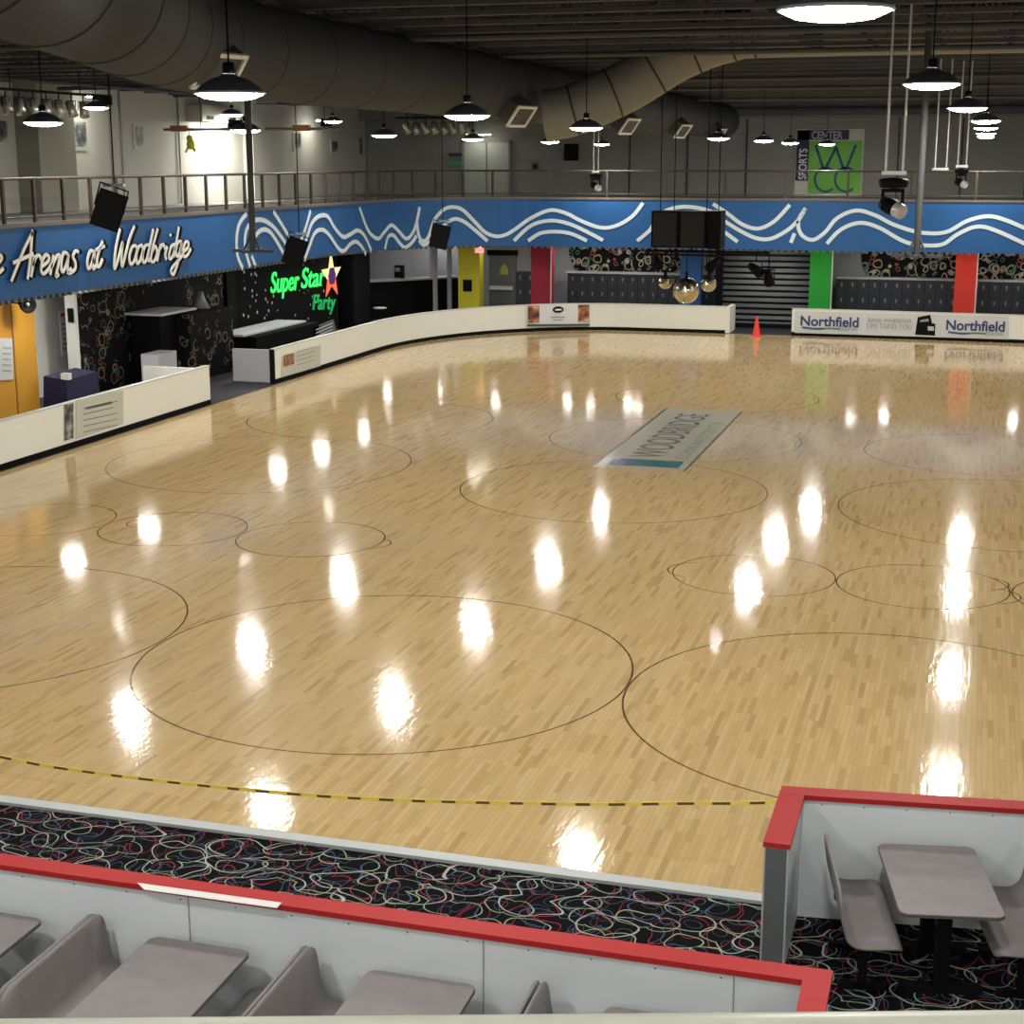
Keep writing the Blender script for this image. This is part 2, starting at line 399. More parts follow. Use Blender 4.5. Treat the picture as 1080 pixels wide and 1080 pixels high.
# ---- mezzanine slabs and blue fascia (curved corner)
def arc_path(x0, y0, x1, y1, rx, ry, ys, xe, n=12):
    P = [(x0, ys), (x0, y1 - ry)]
    for k in range(1, n + 1):
        a = PI / 2 * k / n; P.append((x0 + rx - rx * math.cos(a), y1 - ry + ry * math.sin(a)))
    P.append((xe, y1)); return P
FP = arc_path(-19.4, 0, 0, 55.3, 4.2, 5.0, -3.9, 8.9)
def off_path(P, d):
    out = []
    for i, p in enumerate(P):
        a = Vector(P[max(i - 1, 0)]); b = Vector(P[min(i + 1, len(P) - 1)]); t = (b - a).normalized(); n = Vector((t.y, -t.x))
        out.append((p[0] + n.x * d, p[1] + n.y * d))
    return out
def wallstrip(P, z0, z1, th):
    """closed strip following a plan path, thickness th away from the rink; z0/z1 callables or numbers"""
    Q = off_path(P, -th); b = B(); n = len(P); vs = []
    for i in range(n):
        a0 = z0(P[i]) if callable(z0) else z0; a1 = z1
        vs += [(*P[i], a0), (*P[i], a1), (*Q[i], a1), (*Q[i], a0)]
    fs = [(0, 1, 2, 3), (4 * n - 1, 4 * n - 2, 4 * n - 3, 4 * n - 4)]
    for i in range(n - 1):
        a = 4 * i; c = a + 4
        for k in range(4): fs.append((a + k, c + k, c + (k + 1) % 4, a + (k + 1) % 4))
    return b.add(vs, fs)
FP2 = [FP[0]] + [(-19.4, y) for y in (10, 20, 28, 35, 42)] + FP[1:]
zlow = lambda p: 3.12 if p[1] < 46 else (3.12 - .19 * min(1, (p[1] - 46) / 9.3))
fascia = struct('trim_10', wallstrip(FP2, zlow, 4.6, .12), BLUE)
struct('trim_11', wallstrip([(q[0], q[1]) for q in off_path(FP2, .03)], 4.6, 4.68, .2), mat('deck_edge_metal', (.14, .11, .09), .5))
SL = mat('slab_concrete', (.22, .22, .22), .8)
struct('trim_12', B().box(-25, -19.55, -3.9, 50, 3.3, 4.58), SL)
struct('trim_13', B().box(-15.5, 8.9, 55.5, 62, 3.3, 4.58), SL)
pl = [(-25, 50), (-19.55, 50)] + [p for p in off_path(FP, -.15)[2:14]] + [(-15.5, 55.5), (-15.5, 62), (-25, 62)]
struct('trim_14', B().prism([(*p, 3.3) for p in pl], (0, 0, 1.28)), SL)
# LED / rope-light fringe under the fascia
fr = B(); acc = 0
DP = off_path(FP2, -.02)
for i in range(len(DP) - 1):
    a = Vector(DP[i]); b_ = Vector(DP[i + 1]); L_ = (b_ - a).length; t = (b_ - a).normalized(); d = (-acc) % .24
    while d < L_:
        p = a + t * d
        if p.y > 27 and p.x < 3:
            z = zlow(p); fr.obox((p.x, p.y, z - .035), (.09, .09, .075), Matrix.Identity(3))
        d += .24
    acc = (acc + L_) % .24
fo = fr.build('fringe', mat('fringe_metal', (.10, .10, .10), .5), fascia); fo['kind'] = 'stuff'

def onpath(x, y, P=FP2, off=.012):
    d = ray(x, y); best = None
    for i in range(len(P) - 1):
        a = Vector(P[i]); b_ = Vector(P[i + 1]); t = b_ - a; n = Vector((t.y, -t.x)).normalized()
        dn = d.x * n.x + d.y * n.y
        if abs(dn) < 1e-9: continue
        k = ((a.x - EYE.x) * n.x + (a.y - EYE.y) * n.y + off) / dn
        if k <= 0: continue
        p = EYE + d * k; s = (Vector((p.x, p.y)) - a).dot(t) / t.length_squared
        if -.002 <= s <= 1.002 and (best is None or k < best[0]): best = (k, p, Vector((n.x, n.y, 0)))
    return (best[1], best[2]) if best else None
def stroke_on(b, pts, wid, th, k=5, off=.012):
    S = spline([(x, y, 0) for x, y in pts], k); R = [onpath(q.x, q.y, FP2, off) for q in S]; R = [r for r in R if r]
    if len(R) < 2: return
    b.ribbon([r[0] for r in R], wid, lambda i: R[i][1], th)
c3 = lambda L: [(240 + x / 6.75, 200 + y / 6.75) for x, y in L]
c4 = lambda L: [(380 + x / 6, 200 + y / 6) for x, y in L]
WAVES = [
 c3([(135, 170), (85, 240), (65, 340), (70, 470), (110, 565)]), c3([(165, 235), (130, 300), (125, 420), (160, 550)]), c3([(170, 470), (200, 550)]),
 c3([(165, 235), (205, 215), (260, 220), (320, 260), (370, 320), (415, 385)]), c3([(175, 400), (205, 320), (250, 285), (300, 300), (350, 370), (400, 460)]),
 c3([(325, 155), (380, 240), (440, 340)]), c3([(590, 150), (565, 240), (535, 330), (500, 420)]),
 c3([(540, 430), (565, 340), (600, 240), (650, 190), (710, 190), (760, 270), (820, 335), (870, 320), (925, 290), (975, 330), (1025, 440)]),
 c3([(545, 505), (580, 410), (620, 310), (670, 285), (720, 320), (790, 420), (830, 435), (870, 390), (910, 370), (950, 400), (985, 460)]),
 c4([(-5, 118), (0, 130), (50, 260), (110, 310), (150, 270), (195, 225), (240, 260), (290, 310), (330, 275), (355, 210), (375, 110)]),
 c4([(155, 380), (175, 300), (210, 290), (250, 340), (285, 365), (330, 330), (355, 290)]),
 c4([(358, 210), (370, 290), (395, 325), (430, 300), (470, 190), (530, 125), (590, 110), (650, 130), (720, 200), (790, 270), (860, 295), (920, 285), (980, 250)])
 + [(560, 230), (580, 221.7), (597, 225), (613, 233), (633, 240), (650, 238), (667, 228), (678, 214)],
 c4([(370, 320), (400, 350), (440, 330)]),
 c4([(500, 260), (545, 210), (600, 185), (660, 205), (730, 260), (805, 325)]),
 [(542, 254), (560, 238), (580, 232.7), (600, 236), (620, 245), (636, 253.5)], [(557, 254), (570, 246), (586.7, 244.3), (603, 246.7), (619, 254)],
 [(672, 254), (685, 243), (692, 232), (703, 222), (723, 218), (747, 222), (763, 232.5), (780, 243), (797, 251), (813, 251.7), (830, 243), (842, 232), (850, 219)],
 [(752, 215), (767, 225), (783, 236.7), (800, 241), (817, 233), (833, 216)], [(748, 234), (763, 244), (778, 255)], [(834, 256), (838, 246)],
 [(850, 219), (842, 233), (845, 247), (857, 253), (870, 245), (883, 230), (903, 222), (923, 227), (943, 237), (970, 245), (997, 245), (1020, 233), (1043, 228), (1063, 233), (1085, 242), (1110, 248)],
 [(872, 257), (887, 242), (907, 235), (927, 240), (950, 253), (967, 258), (993, 258), (1010, 247), (1030, 239), (1050, 243), (1085, 259)]]
for i, wv in enumerate(WAVES):
    b = B(); stroke_on(b, wv, .13, .008)
    b.build('wave_stripe', WAVE, fascia)

# ---- script lettering on the left fascia
sign = thing('wall_lettering', 'white script letters reading Arenas at Woodbridge on the blue fascia', 'sign', (-19.4, 32.5, 3.1))
a1 = lambda L: [(x / 9.818, 230 + y / 9.818) for x, y in L]
a2 = lambda L: [(100 + x / 9.818, 220 + y / 9.818) for x, y in L]
LET = [
 [a1([(-60, 500), (0, 440), (10, 400), (-20, 390), (-60, 480), (-50, 570), (-20, 570), (30, 520)])],
 [a1([(110, 655), (180, 480), (240, 330), (325, 160), (325, 165), (310, 400), (280, 635)]), a1([(130, 465), (220, 425), (340, 370)])],
 [a1([(350, 385), (335, 500), (315, 610)]), a1([(330, 500), (370, 400), (405, 390), (425, 440)])],
 [a1([(430, 500), (490, 450), (500, 400), (470, 380), (435, 440), (420, 540), (450, 575), (500, 525), (525, 480)])],
 [a1([(548, 380), (530, 480), (515, 590)]), a1([(525, 520), (580, 400), (612, 390), (595, 500), (575, 600), (605, 580)])],
 [a1([(695, 370), (655, 360), (630, 450), (635, 550), (665, 530), (700, 420), (707, 360), (695, 480), (705, 560), (735, 520)])],
 [a1([(810, 355), (780, 340), (750, 400), (775, 460), (770, 530), (720, 570), (690, 560)])],
 [a1([(968, 345), (930, 345), (900, 440), (905, 520), (935, 500), (968, 400), (974, 340), (955, 450), (962, 525), (990, 490)])],
 [a1([(1060, 240), (1020, 340), (1000, 440), (1005, 500), (1030, 490), (1058, 420)]), a1([(985, 330), (1080, 290)])],
 [a2([(258, 210), (225, 350), (205, 480), (200, 625), (250, 480), (285, 350), (272, 480), (280, 600), (320, 450), (360, 300), (408, 180)])],
 [a2([(425, 385), (385, 395), (355, 490), (365, 575), (405, 540), (432, 440), (425, 385)])],
 [a2([(485, 378), (450, 400), (425, 490), (435, 568), (468, 530), (494, 430), (485, 378)])],
 [a2([(553, 375), (515, 390), (490, 490), (502, 558), (535, 520), (562, 400), (602, 212)]), a2([(562, 400), (547, 490), (560, 550)])],
 [a2([(648, 208), (600, 380), (575, 530), (610, 545), (642, 460), (622, 390), (590, 440)])],
 [a2([(682, 370), (660, 450), (640, 545)]), a2([(655, 450), (700, 370), (725, 420)])],
 [a2([(745, 390), (725, 480), (738, 530)]), a2([(778, 262), (782, 285)])],
 [a2([(822, 370), (790, 390), (765, 470), (772, 522), (802, 490), (832, 380), (867, 188)]), a2([(832, 380), (815, 450), (822, 500)])],
 [a2([(897, 345), (860, 345), (835, 430), (845, 492), (872, 460), (897, 345), (872, 500), (840, 610), (808, 682), (785, 650), (805, 600), (860, 540), (915, 470)])],
 [a2([(915, 445), (958, 405), (965, 350), (935, 348), (910, 430), (922, 498), (955, 480), (990, 415)])]]
for L_ in LET:
    b = B()
    for s_ in L_: stroke_on(b, s_, .075, .02, 6, .10)
    o = b.build('letter', mat('letter_face_white', (.85, .85, .82), .5), sign)
    b = B()
    for s_ in L_: stroke_on(b, s_, .085, .095, 6, .004)
    b.build('letter_return', BLACK, o)

# ---- lower walls under the left deck
struct('wall_lower_left', B().box(-22.3, -22.1, 35.3, 52.6, 0, 3.3), BLACKW)
struct('wall_lower_orange', B().box(-21.3, -21.1, -3.9, 31.9, 0, 3.3), mat('orange_wall', (.50, .24, .02), .6))
struct('wall_lower_recess', B().box(-23.2, -23.0, 31.0, 38.0, 0, 3.3), WHITE)
struct('wall_recess_side', B().box(-22.3, -22.0, 35.2, 35.299, 0, 3.3), WHITE)
struct('wall_recess_end', B().box(-23, -21.1, 31.72, 31.9, 0, 3.3), WHITE)
struct('wall_corner_left', B().box(-25, -24.8, 52.6, 62, 0, 3.3), GREYW)
struct('wall_corner_return', B().box(-24.8, -22.1, 54.3, 54.45, 0, 3.3), BLACKW)
struct('wall_lower_far', B().box(-25, 9, 60, 60.2, 0, 3.3), GREYW)
struct('trim_20', B().box(-22.1, -21.95, 43.6, 44.2, 0, 3.3), BLACK)
for i, (x, y) in enumerate([(-20.5, 58.5), (-19.95, 58.8)]):
    struct('trim_%d' % (22 + i), B().tube([(x, y, 0), (x, y, 3.3)], .16 if i == 0 else .1, 14), mat('grey_column_paint', (.42, .43, .46), .6))

# ---- barrier boards
def barrier(name, P, z1=.95, label=None):
    t = thing(name, label, 'barrier', (P[0][0], P[0][1], 0))
    wallstrip(P, .12, z1, .10).build('panel', BOARD, t)
    wallstrip(off_path(P, .008), .0, .12, .11).build('kick_plate', BLACK, t)
    wallstrip(off_path(P, .012), z1, z1 + .03, .125).build('cap', mat('barrier_cap', (.60, .62, .58), .4), t)
    return t
b1 = barrier('rink_barrier', [(-18.3, 12.2), (-18.3, 35.2)], .95, 'white rink barrier in front of the orange door and black mural')
B().box(-20.1, -18.42, 35.1, 35.2, .02, .9).build('end_panel', BOARD, b1)
BP = [(-18.3, 39.0), (-18.3, 46)] + arc_path(-18.3, 0, 0, 55.1, 6.5, 8.5, 46.0, -8.45, 16)[1:]
b2 = barrier('rink_barrier', BP, .93, 'long white curving rink barrier around the far left corner')
B().box(-19.55, -18.42, 39.0, 39.12, .03, .92).build('end_panel', mat('grey_end_panel', (.42, .43, .44), .4), b2)
B().box(-18.42, -18.29, 38.95, 39.02, .0, .94).build('corner_post', DARK, b2)
B().box(-8.45, -8.3, 55.1, 56.4, .02, .93).build('side_panel', BOARD, b2)
b3 = barrier('rink_barrier', [(-6.15, 55.25), (1.5, 54.95), (8.9, 54.6)], .91, 'white banner-covered rink barrier right of the traffic cone')

# ---- banner prints
def quadpanel(name, m, parent, pts, th=.006, nrm=(0, -1, 0)):
    b = B(); b.prism(pts, Vector(nrm) * th); return b.build(name, m, parent)
# food banner on the far barrier
fb = thing('barrier_banner', 'restaurant banner with two food photos on the far white barrier', 'banner', (-14.3, 55.08, .15))
def bp(x, y, off=.02): # point on the curved far barrier, pushed toward the rink
    P = off_path(BP, off); r = onpath(x, y, P, 0); return r[0], r[1]
def bpanel(name, m, parent, x0, y0, x1, y1, x2, y2, x3, y3, off=.015):
    Q = [bp(x0, y0, off), bp(x1, y1, off), bp(x2, y2, off), bp(x3, y3, off)]
    return quadpanel(name, m, parent, [q[0] for q in Q], .006, Q[0][1])
bpanel('sheet', PAPER, fb, 556, 321, 622, 320.5, 622, 344, 556, 345, .012)
bpanel('food_photo', M_FOOD, fb, 557, 322, 578, 322, 578, 340, 557, 340.5, .07)
bpanel('food_photo', M_FOOD, fb, 599, 321.5, 621.5, 321.5, 621.5, 339.5, 599, 339.5, .07)
bpanel('footer_strip', mat('dark_footer', (.06, .07, .08), .5), fb, 556, 342, 622, 341.5, 622, 343.6, 556, 344.2, .07)
q, n_ = bp(588.5, 326.5, .12)
B().prism([q + Vector((-n_.y * math.cos(a) * .2, n_.x * math.cos(a) * .2, math.sin(a) * .115)) for a in [2 * PI * k / 24 for k in range(24)]], n_ * .05).build('logo_oval', DARK, fb)
B().prism([q + n_ * .05 + Vector((-n_.y * math.cos(a) * .14, n_.x * math.cos(a) * .14, math.sin(a) * .035)) for a in [2 * PI * k / 24 for k in range(24)]], n_ * .006).build('oval_mark', PAPER, fb)
bpanel('print_line', GREYT, fb, 581, 334, 596, 334, 596, 335, 581, 335, .16)
bpanel('print_line', GREYT, fb, 583, 337, 594, 337, 594, 337.8, 583, 337.8, .16)

# bank banner
t = thing('barrier_banner', 'long pale bank banner reading Northfield on the right barrier', 'banner', (-3, 55.1, .1))
P3 = off_path([(-6.15, 55.25), (1.5, 54.95), (8.9, 54.6)], .012)
def p3(x, y, off=.0):
    return onpath(x, y, off_path(P3, off), 0)
def ppanel(name, m, pts, off):
    Q = [p3(x, y, off) for x, y in pts]; return quadpanel(name, m, t, [a[0] for a in Q], .004, Q[0][1])
ppanel('sheet', BANW, [(838, 328), (1064, 334), (1064, 358), (838, 351)], .002)
def btext(s, x0, yb, x1, size, m, bold=0):
    a, n = p3(x0, yb, .012); c, _ = p3(x1, yb + (x1 - x0) * .03, .012); ux = Vector((c.x - a.x, c.y - a.y, 0)).normalized()
    cu = bpy.data.curves.new('tmp', 'FONT'); cu.body = s; cu.size = size; o = bpy.data.objects.new('tmp', cu); COL.objects.link(o)
    bpy.context.view_layer.update(); wd = o.dimensions.x; bpy.data.objects.remove(o)
    text('lettering', s, size, m, t, a, ux, (0, 0, 1), sx=(c - a).length / max(wd, .01), bold=bold)
btext('Northfield', 843.5, 343.0, 904, .47, NAVYT, .012); btext('Bank', 884, 348.6, 904, .26, GREYT)
btext('Northfield', 997, 347.6, 1058, .47, NAVYT, .012); btext('Bank', 1039, 353.6, 1058, .26, GREYT)
btext('BANK WHEREVER', 915, 339.5, 961, .2, GREYT); btext('LIFE TAKES YOU', 914, 346, 961, .24, GREYT)
for x0, dy in ((846, 0), (1000, 5)):
    pts = [(x0, 345.2 + dy), (x0 + 14, 346.8 + dy), (x0 + 28, 346.4 + dy), (x0 + 40, 347 + dy)]
    S = spline([(x, y, 0) for x, y in pts], 5); R = [p3(q.x, q.y, .012) for q in S]
    b = B(); b.ribbon([r[0] for r in R[:9]], .07, R[0][1], .004); b.build('swoosh', mat('swoosh_blue', (.03, .11, .25), .5), t)
    b = B(); b.ribbon([r[0] for r in R[8:]], .06, R[0][1], .004); b.build('swoosh', mat('swoosh_green', (.10, .25, .12), .5), t)
ppanel('device_picture', DARK, [(968, 334.5), (981, 332), (983, 341), (986.5, 341.5), (986, 354), (965, 353)], .012)
ppanel('device_screen', mat('device_grey', (.28, .3, .33), .5), [(971, 337.5), (979, 336), (980, 339), (970, 339.7)], .018)
ppanel('device_keypad', mat('device_pale', (.5, .52, .55), .5), [(978.5, 344), (985, 344.5), (985, 349), (978.5, 348.5)], .018)

# price board on near left barrier
t = thing('barrier_banner', 'faint printed price banner with black photo strip on the left barrier', 'banner', (-18.28, 30.2, .1))
def lx(x, y, off=.012): return onx(x, y, -18.3 + off)
def lpanel(name, m, pts, off=.012, parent=None): return quadpanel(name, m, parent or t, [lx(x, y, off) for x, y in pts], .004, (1, 0, 0))
lpanel('sheet', mat('banner_cream', (.55, .56, .49), .5), [(80, 422), (130, 412), (130, 447), (80, 463)])
lpanel('photo_strip', M_BW, [(68, 427), (77.5, 425), (77.5, 462), (68, 465)])
for i in range(5):
    y = 431 + i * 6.2; lpanel('print_line', mat('print_olive', (.27, .28, .25), .5), [(88, y - .6), (124 - 4 * (i == 1), y - 8.3), (124 - 4 * (i == 1), y - 7.3), (88, y + .6)], .018)
lpanel('print_heading', mat('print_olive', (.27, .28, .25), .5), [(91, 429.5), (118, 423), (118, 426), (91, 432.5)], .018)
# poster on second barrier
t = thing('barrier_banner', 'small printed notice with brown picture at the end of the curving barrier', 'banner', (-18.28, 40.5, .1))
lpanel('sheet', mat('banner_cream', (.55, .56, .49), .5), [(297, 376), (338, 364), (338, 386), (297, 398)])
lpanel('picture', M_BROWNPIC, [(299, 375), (310, 372), (310, 384), (299, 387)], .018)
for i in range(4):
    y = 371 + i * 4.5; lpanel('print_line', mat('print_olive', (.27, .28, .25), .5), [(313, y), (332, y - 5.4), (332, y - 4.7), (313, y + .8)], .018)

# ================================================================== CEILING JOISTS
b = B(); jn = 80
y = 4.0
while y < 61:
    b = B(); xa, xb = -24.9, 8.9
    b.box(xa, xb, y - .07, y + .07, 8.78, 8.88); b.box(xa, xb, y - .07, y + .07, 7.98, 8.05)
    x = xa; k = 0
    while x < xb - .6:
        z0, z1 = (8.03, 8.8) if k % 2 == 0 else (8.8, 8.03)
        b.tube([(x, y, z0), (x + .6, y, z1)], .018, 4, False, False); x += .6; k += 1
    struct('trim_%d' % jn, b, JOIST); jn += 1; y += 1.5
# roof beams along the length and corrugation ribs
for x in (-18.5, -3.2, 4.5):
    struct('trim_%d' % jn, B().box(x - .12, x + .12, 0, 61, 8.05, 8.8), CEIL); jn += 1
for i, (x, z) in enumerate([(-12.6, 8.4), (-21.6, 7.8)]):
    struct('trim_%d' % jn, B().tube([(x, 1, z), (x, 61, z)], .045, 8), JOIST); jn += 1
for i, (yy, z) in enumerate([(24.3, 7.86), (29.4, 7.9), (38.2, 7.85), (44.6, 7.9), (50.5, 7.82)]):
    struct('trim_%d' % jn, B().tube([(-24, yy, z), (8.8, yy, z)], .05, 8), JOIST); jn += 1

# ================================================================== DUCTS
duct = thing('air_duct', 'large round sheet metal duct running the length of the ceiling', 'duct', (-9.2, 30, 6.75))
DPATH = [(-4.6, 5.0, 7.35), (-5.6, 7.9, 7.35), (-6.9, 11.5, 7.35), (-7.9, 14.0, 7.35), (-8.7, 16.4, 7.35), (-9.1, 19, 7.35), (-9.2, 22, 7.35), (-9.2, 32, 7.35), (-9.2, 42, 7.35), (-9.2, 50, 7.35), (-9.2, 58, 7.35)]
S = spline(DPATH, 6)
B().tube(S, .6, 32).build('duct_pipe', DUCT, duct)
acc = 0; nxt = 1.2
for i in range(len(S) - 1):
    seg = (S[i + 1] - S[i]); L_ = seg.length; tdir = seg.normalized()
    while acc + L_ > nxt:
        p = S[i] + tdir * (nxt - acc)
        B().lathe(p, [(.6, -.03), (.612, -.012), (.612, .012), (.6, .03)], 32, tdir).build('seam_ring', DUCT, duct)
        nxt += 1.9
    acc += L_
def diffuser(yc, xc=-9.2, zc=7.35):
    """box take-off pointing down and toward the rink"""
    n = Vector((.78, -.22, -.62)).normalized(); c0 = Vector((xc, yc, zc)) + n * .7
    u = Vector((n.y, -n.x, 0)).normalized() * -1; v = n.cross(u)
    R = Matrix((u, v, n)).transposed()
    o = B().obox(c0, (.62, .42, .42), R).build('diffuser_box', mat('diffuser_dark', (.06, .06, .065), .6), duct)
    b = B(); c1 = c0 + n * .22
    for (du, dv, su, sv) in ((0, .21, .66, .05), (0, -.21, .66, .05), (.31, 0, .05, .42), (-.31, 0, .05, .42)):
        b.obox(c1 + u * du + v * dv, (su, sv, .04), R)
    b.build('diffuser_frame', mat('frame_white', (.75, .75, .72), .5), duct)
for yy in (16.4, 29.6, 39.2, 46.5, 53): diffuser(yy, -8.85 if yy < 18 else -9.2, 7.5 if yy < 18 else 7.35)
br = thing('branch_duct', 'pale branch duct curving down to join the main round duct', 'duct', (-4, 32, 7))
pth = spline([(8.8, 31.6, 8.42), (2, 31.6, 8.42), (-3.8, 31.6, 8.42), (-4.9, 31.6, 8.35), (-5.9, 31.5, 8.0), (-6.9, 31.3, 7.4), (-7.9, 31.0, 6.95), (-8.45, 30.9, 6.85)], 4)
B().tube(pth, .5, 28).build('duct_pipe', DUCT2, br)
for k in (9, 12, 15, 18, 21, 24):
    tdir = (pth[k + 1] - pth[k]).normalized()
    B().lathe(pth[k], [(.5, -.02), (.515, -.01), (.515, .01), (.5, .02)], 28, tdir).build('seam_ring', DUCT, br)

# ================================================================== HIGH BAY LAMPS
def make_lamp(loc, label, top=8.0, d=.56, group='high bay lamps over the rink'):
    x, y, z = loc; t = thing('high_bay_lamp', label, 'lamp', (x, y, z), group); r = d / 2
    B().lathe((x, y, z), [(r, .012), (r * 1.0, .02), (r * .90, .045), (r * .74, .085), (r * .52, .12), (.08, .14), (.05, .16)], 32).build('shade', SHADE, t)
    B().lathe((x, y, z), [(.001, -.045), (r * .35, -.042), (r * .7, -.028), (r * .93, .0), (r * .96, .015)], 32).build('lens', LENS, t)
    B().lathe((x, y, z), [(r * .955, .012), (r * 1.0, .004), (r * 1.03, .012), (r * 1.0, .022)], 32).build('rim', mat('lamp_rim', (.5, .5, .5), .4), t)
    B().lathe((x, y, z + .15), [(.001, .10), (.04, .10), (.05, .08), (.05, 0), (.001, 0)], 16).build('ballast', DARK, t)
    return t
LAMPS = []
rowname = {'A': 'right-hand row', 'B': 'middle row', 'C': 'third row from the right', 'D': 'row along the left deck', 'E': 'unseen row added at right'}
for y, z in ((8.1, 6.7), (16.2, 6.7), (23.9, 6.7), (31.9, 6.7), (39.1, 6.7), (47.1, 6.7), (54.2, 6.7)): LAMPS.append(('A', -.75 if y < 9 else -.55 if y < 20 else -.3 if y < 25 else -.05, y, z))
for x, y in ((-5.8, 11.7), (-6.0, 18.4), (-6.4, 26.0), (-6.4, 39.7), (-6.0, 45.1), (-6.0, 51.5), (-5.3, 56.3)): LAMPS.append(('B', x, y, 6.5))
for x, y in ((-12.9, 20.1), (-12.8, 26.4), (-12.6, 32.8), (-12.7, 39.4), (-12.5, 46.3), (-12.8, 54.3)): LAMPS.append(('C', x, y, 6.5))
for x, y in ((-18.8, 31.4), (-18.5, 37.4), (-18.8, 44.7)): LAMPS.append(('D', x, y, 7.1))
for y in (3, 14, 26, 38, 50): LAMPS.append(('E', 6.2, y, 6.7))  # unseen row, added to balance the light from the right
LAMPS.append(('B', -5.8, 4.6, 6.5)); LAMPS.append(('C', -12.9, 5.5, 6.5)); LAMPS.append(('C', -12.9, 12.6, 6.5))  # unseen lamps continuing the rows; those nearest added to light the near wall
cnt = {}; lamp0 = None
for (r, x, y, z) in LAMPS:
    k = cnt.get(r, 0); cnt[r] = k + 1
    lab = 'high bay lamp with glowing lens, %s nearest in the %s' % (ORD[k], rowname[r])
    if lamp0 is None: lamp0 = make_lamp((x, y, z), lab); o = lamp0
    else: o = dup(lamp0, (x, y, z), lab)
    cb = B().tube([(x, y, z + .24), (x, y, 8.92)], .008, 5).build('cable', DARK)
    cb.parent = o; cb.location = WLOC[cb.name] - Vector((x, y, z))

# soffit lights below the decks
SP = [(-19.85, 31.1), (-19.85, 34.6), (-19.85, 42.4), (-19.85, 45.7), (-19.85, 49.5), (-19.65, 51.8), (-19.2, 53.0), (-17.7, 57.6), (-13.8, 57.2), (-12.0, 57.2), (-4.1, 57.1), (-1.7, 56.6), (.6, 56.3)]
sw = ['under the left deck'] * 7 + ['under the far deck'] * 6
s0 = None
for i, (x, y) in enumerate(SP):
    k = i if i < 7 else i - 7
    lab = 'round ceiling light %s, %s from its left end' % (sw[i], ORD[k])
    if s0 is None:
        s0 = thing('soffit_light', lab, 'ceiling light', (x, y, 3.3), 'lights under the upper decks')
        B().lathe((x, y, 3.3), [(.001, -.13), (.16, -.13)], 20).build('lens', SLENS, s0)
        B().lathe((x, y, 3.3), [(.16, -.135), (.19, -.13), (.19, 0), (.15, 0)], 20).build('housing', mat('frame_white', (.75, .75, .72), .5), s0)
    else:
        o = dup(s0, (x, y, 3.3), lab)
        if i < 7: o.scale = (1.7, 1.7, 1)
s0.scale = (1.7, 1.7, 1)

for i, (x, y) in enumerate([(-10.5, -.6), (-7.2, -.6), (-3.9, -.6), (-.6, -.6), (2.7, -.6)]):  # unseen lamps added to brighten the camera-facing booth walls
    o = dup(s0, (x, y, 4.35), 'unseen round light added under the near deck, %s from its left end' % ORD[i]); o['group'] = 'unseen lights added under the near deck'; o.scale = (2.2, 2.2, 1)
for i, (x, y) in enumerate([(-23.3, 54.6), (-22.4, 58.2), (-20.6, 60.2 - 1), (-15, 58.3), (-12.6, 58.3), (-8, 56.6), (-6.9, 56.6), (-3, 58.2), (1.5, 58.2), (4, 57.5)]):  # hidden lamps added behind the fascia to brighten the walls below it
    dup(s0, (x, y, 3.3), 'hidden round light added deep under the far deck, %s from its left end' % ORD[i]).scale = (1, 1, 1)
dup(s0, (-22.3, 33.4, 3.3), 'round light added inside the white doorway to brighten it').scale = (1.4, 1.4, 1)  # added lamp that lifts the white doorway walls

# upper deck wall lights
def lin_light(x0, x1, y0, y1, z, label, e):
    e = e * 4
    t = thing('wall_light', label, 'lamp', ((x0 + x1) / 2, (y0 + y1) / 2, z))
    B().box(x0, x1, y0, y1, z + .02, z + .08).build('housing', mat('frame_white', (.75, .75, .72), .5), t)
    if x0 < -23: B().box(x1, x1 + .04, y0, y1, z - .2, z + .08).build('shield', DARK, t)  # lip added to block the tube's reflection in the rink floor
    B().box(x0 + .02, x1 - .02, y0 + .02, y1 - .02, z - .01, z + .018).build('tube', mat('wall_light_glow_%d' % e, (1, .98, .85), .4, emit=e), t)
lin_light(-24.2, -24.0, 48.2, 49.6, 7.2, 'small ceiling light above the bright patch of the upper left wall', 110)
for x, nm in ((-7, 'left'), (-2.5, 'middle'), (2, 'right')): lin_light(x, x + 1.4, -1.3, -1.1, 7.8, 'unseen long light added over the near deck behind the handrail, %s one of three' % nm, 45)  # unseen lights added to brighten the handrail and booth row
lin_light(-24.2, -24.0, 39.9, 40.9, 7.7, 'small light added to brighten the framed photos on the upper left wall', 22)  # added lamp, raises the brightness of the upper left wall
lin_light(-24.0, -23.8, 55.4, 56.4, 7.4, 'small light added by the recess of the upper left wall', 15)  # another added lamp for the upper left wall's brightness
lin_light(-20.0, -19.0, 61.2, 61.35, 6.95, 'light bar added to brighten the wall by the grey double doors', 9)  # added source for the bright wall patch beside the doors
for y in (6, 20): lin_light(-22.6, -22.4, y, y + 1.2, 7.7, 'deck light over the left walkway near the camera' if y == 6 else 'deck light over the left walkway beside the par lamps', 40)

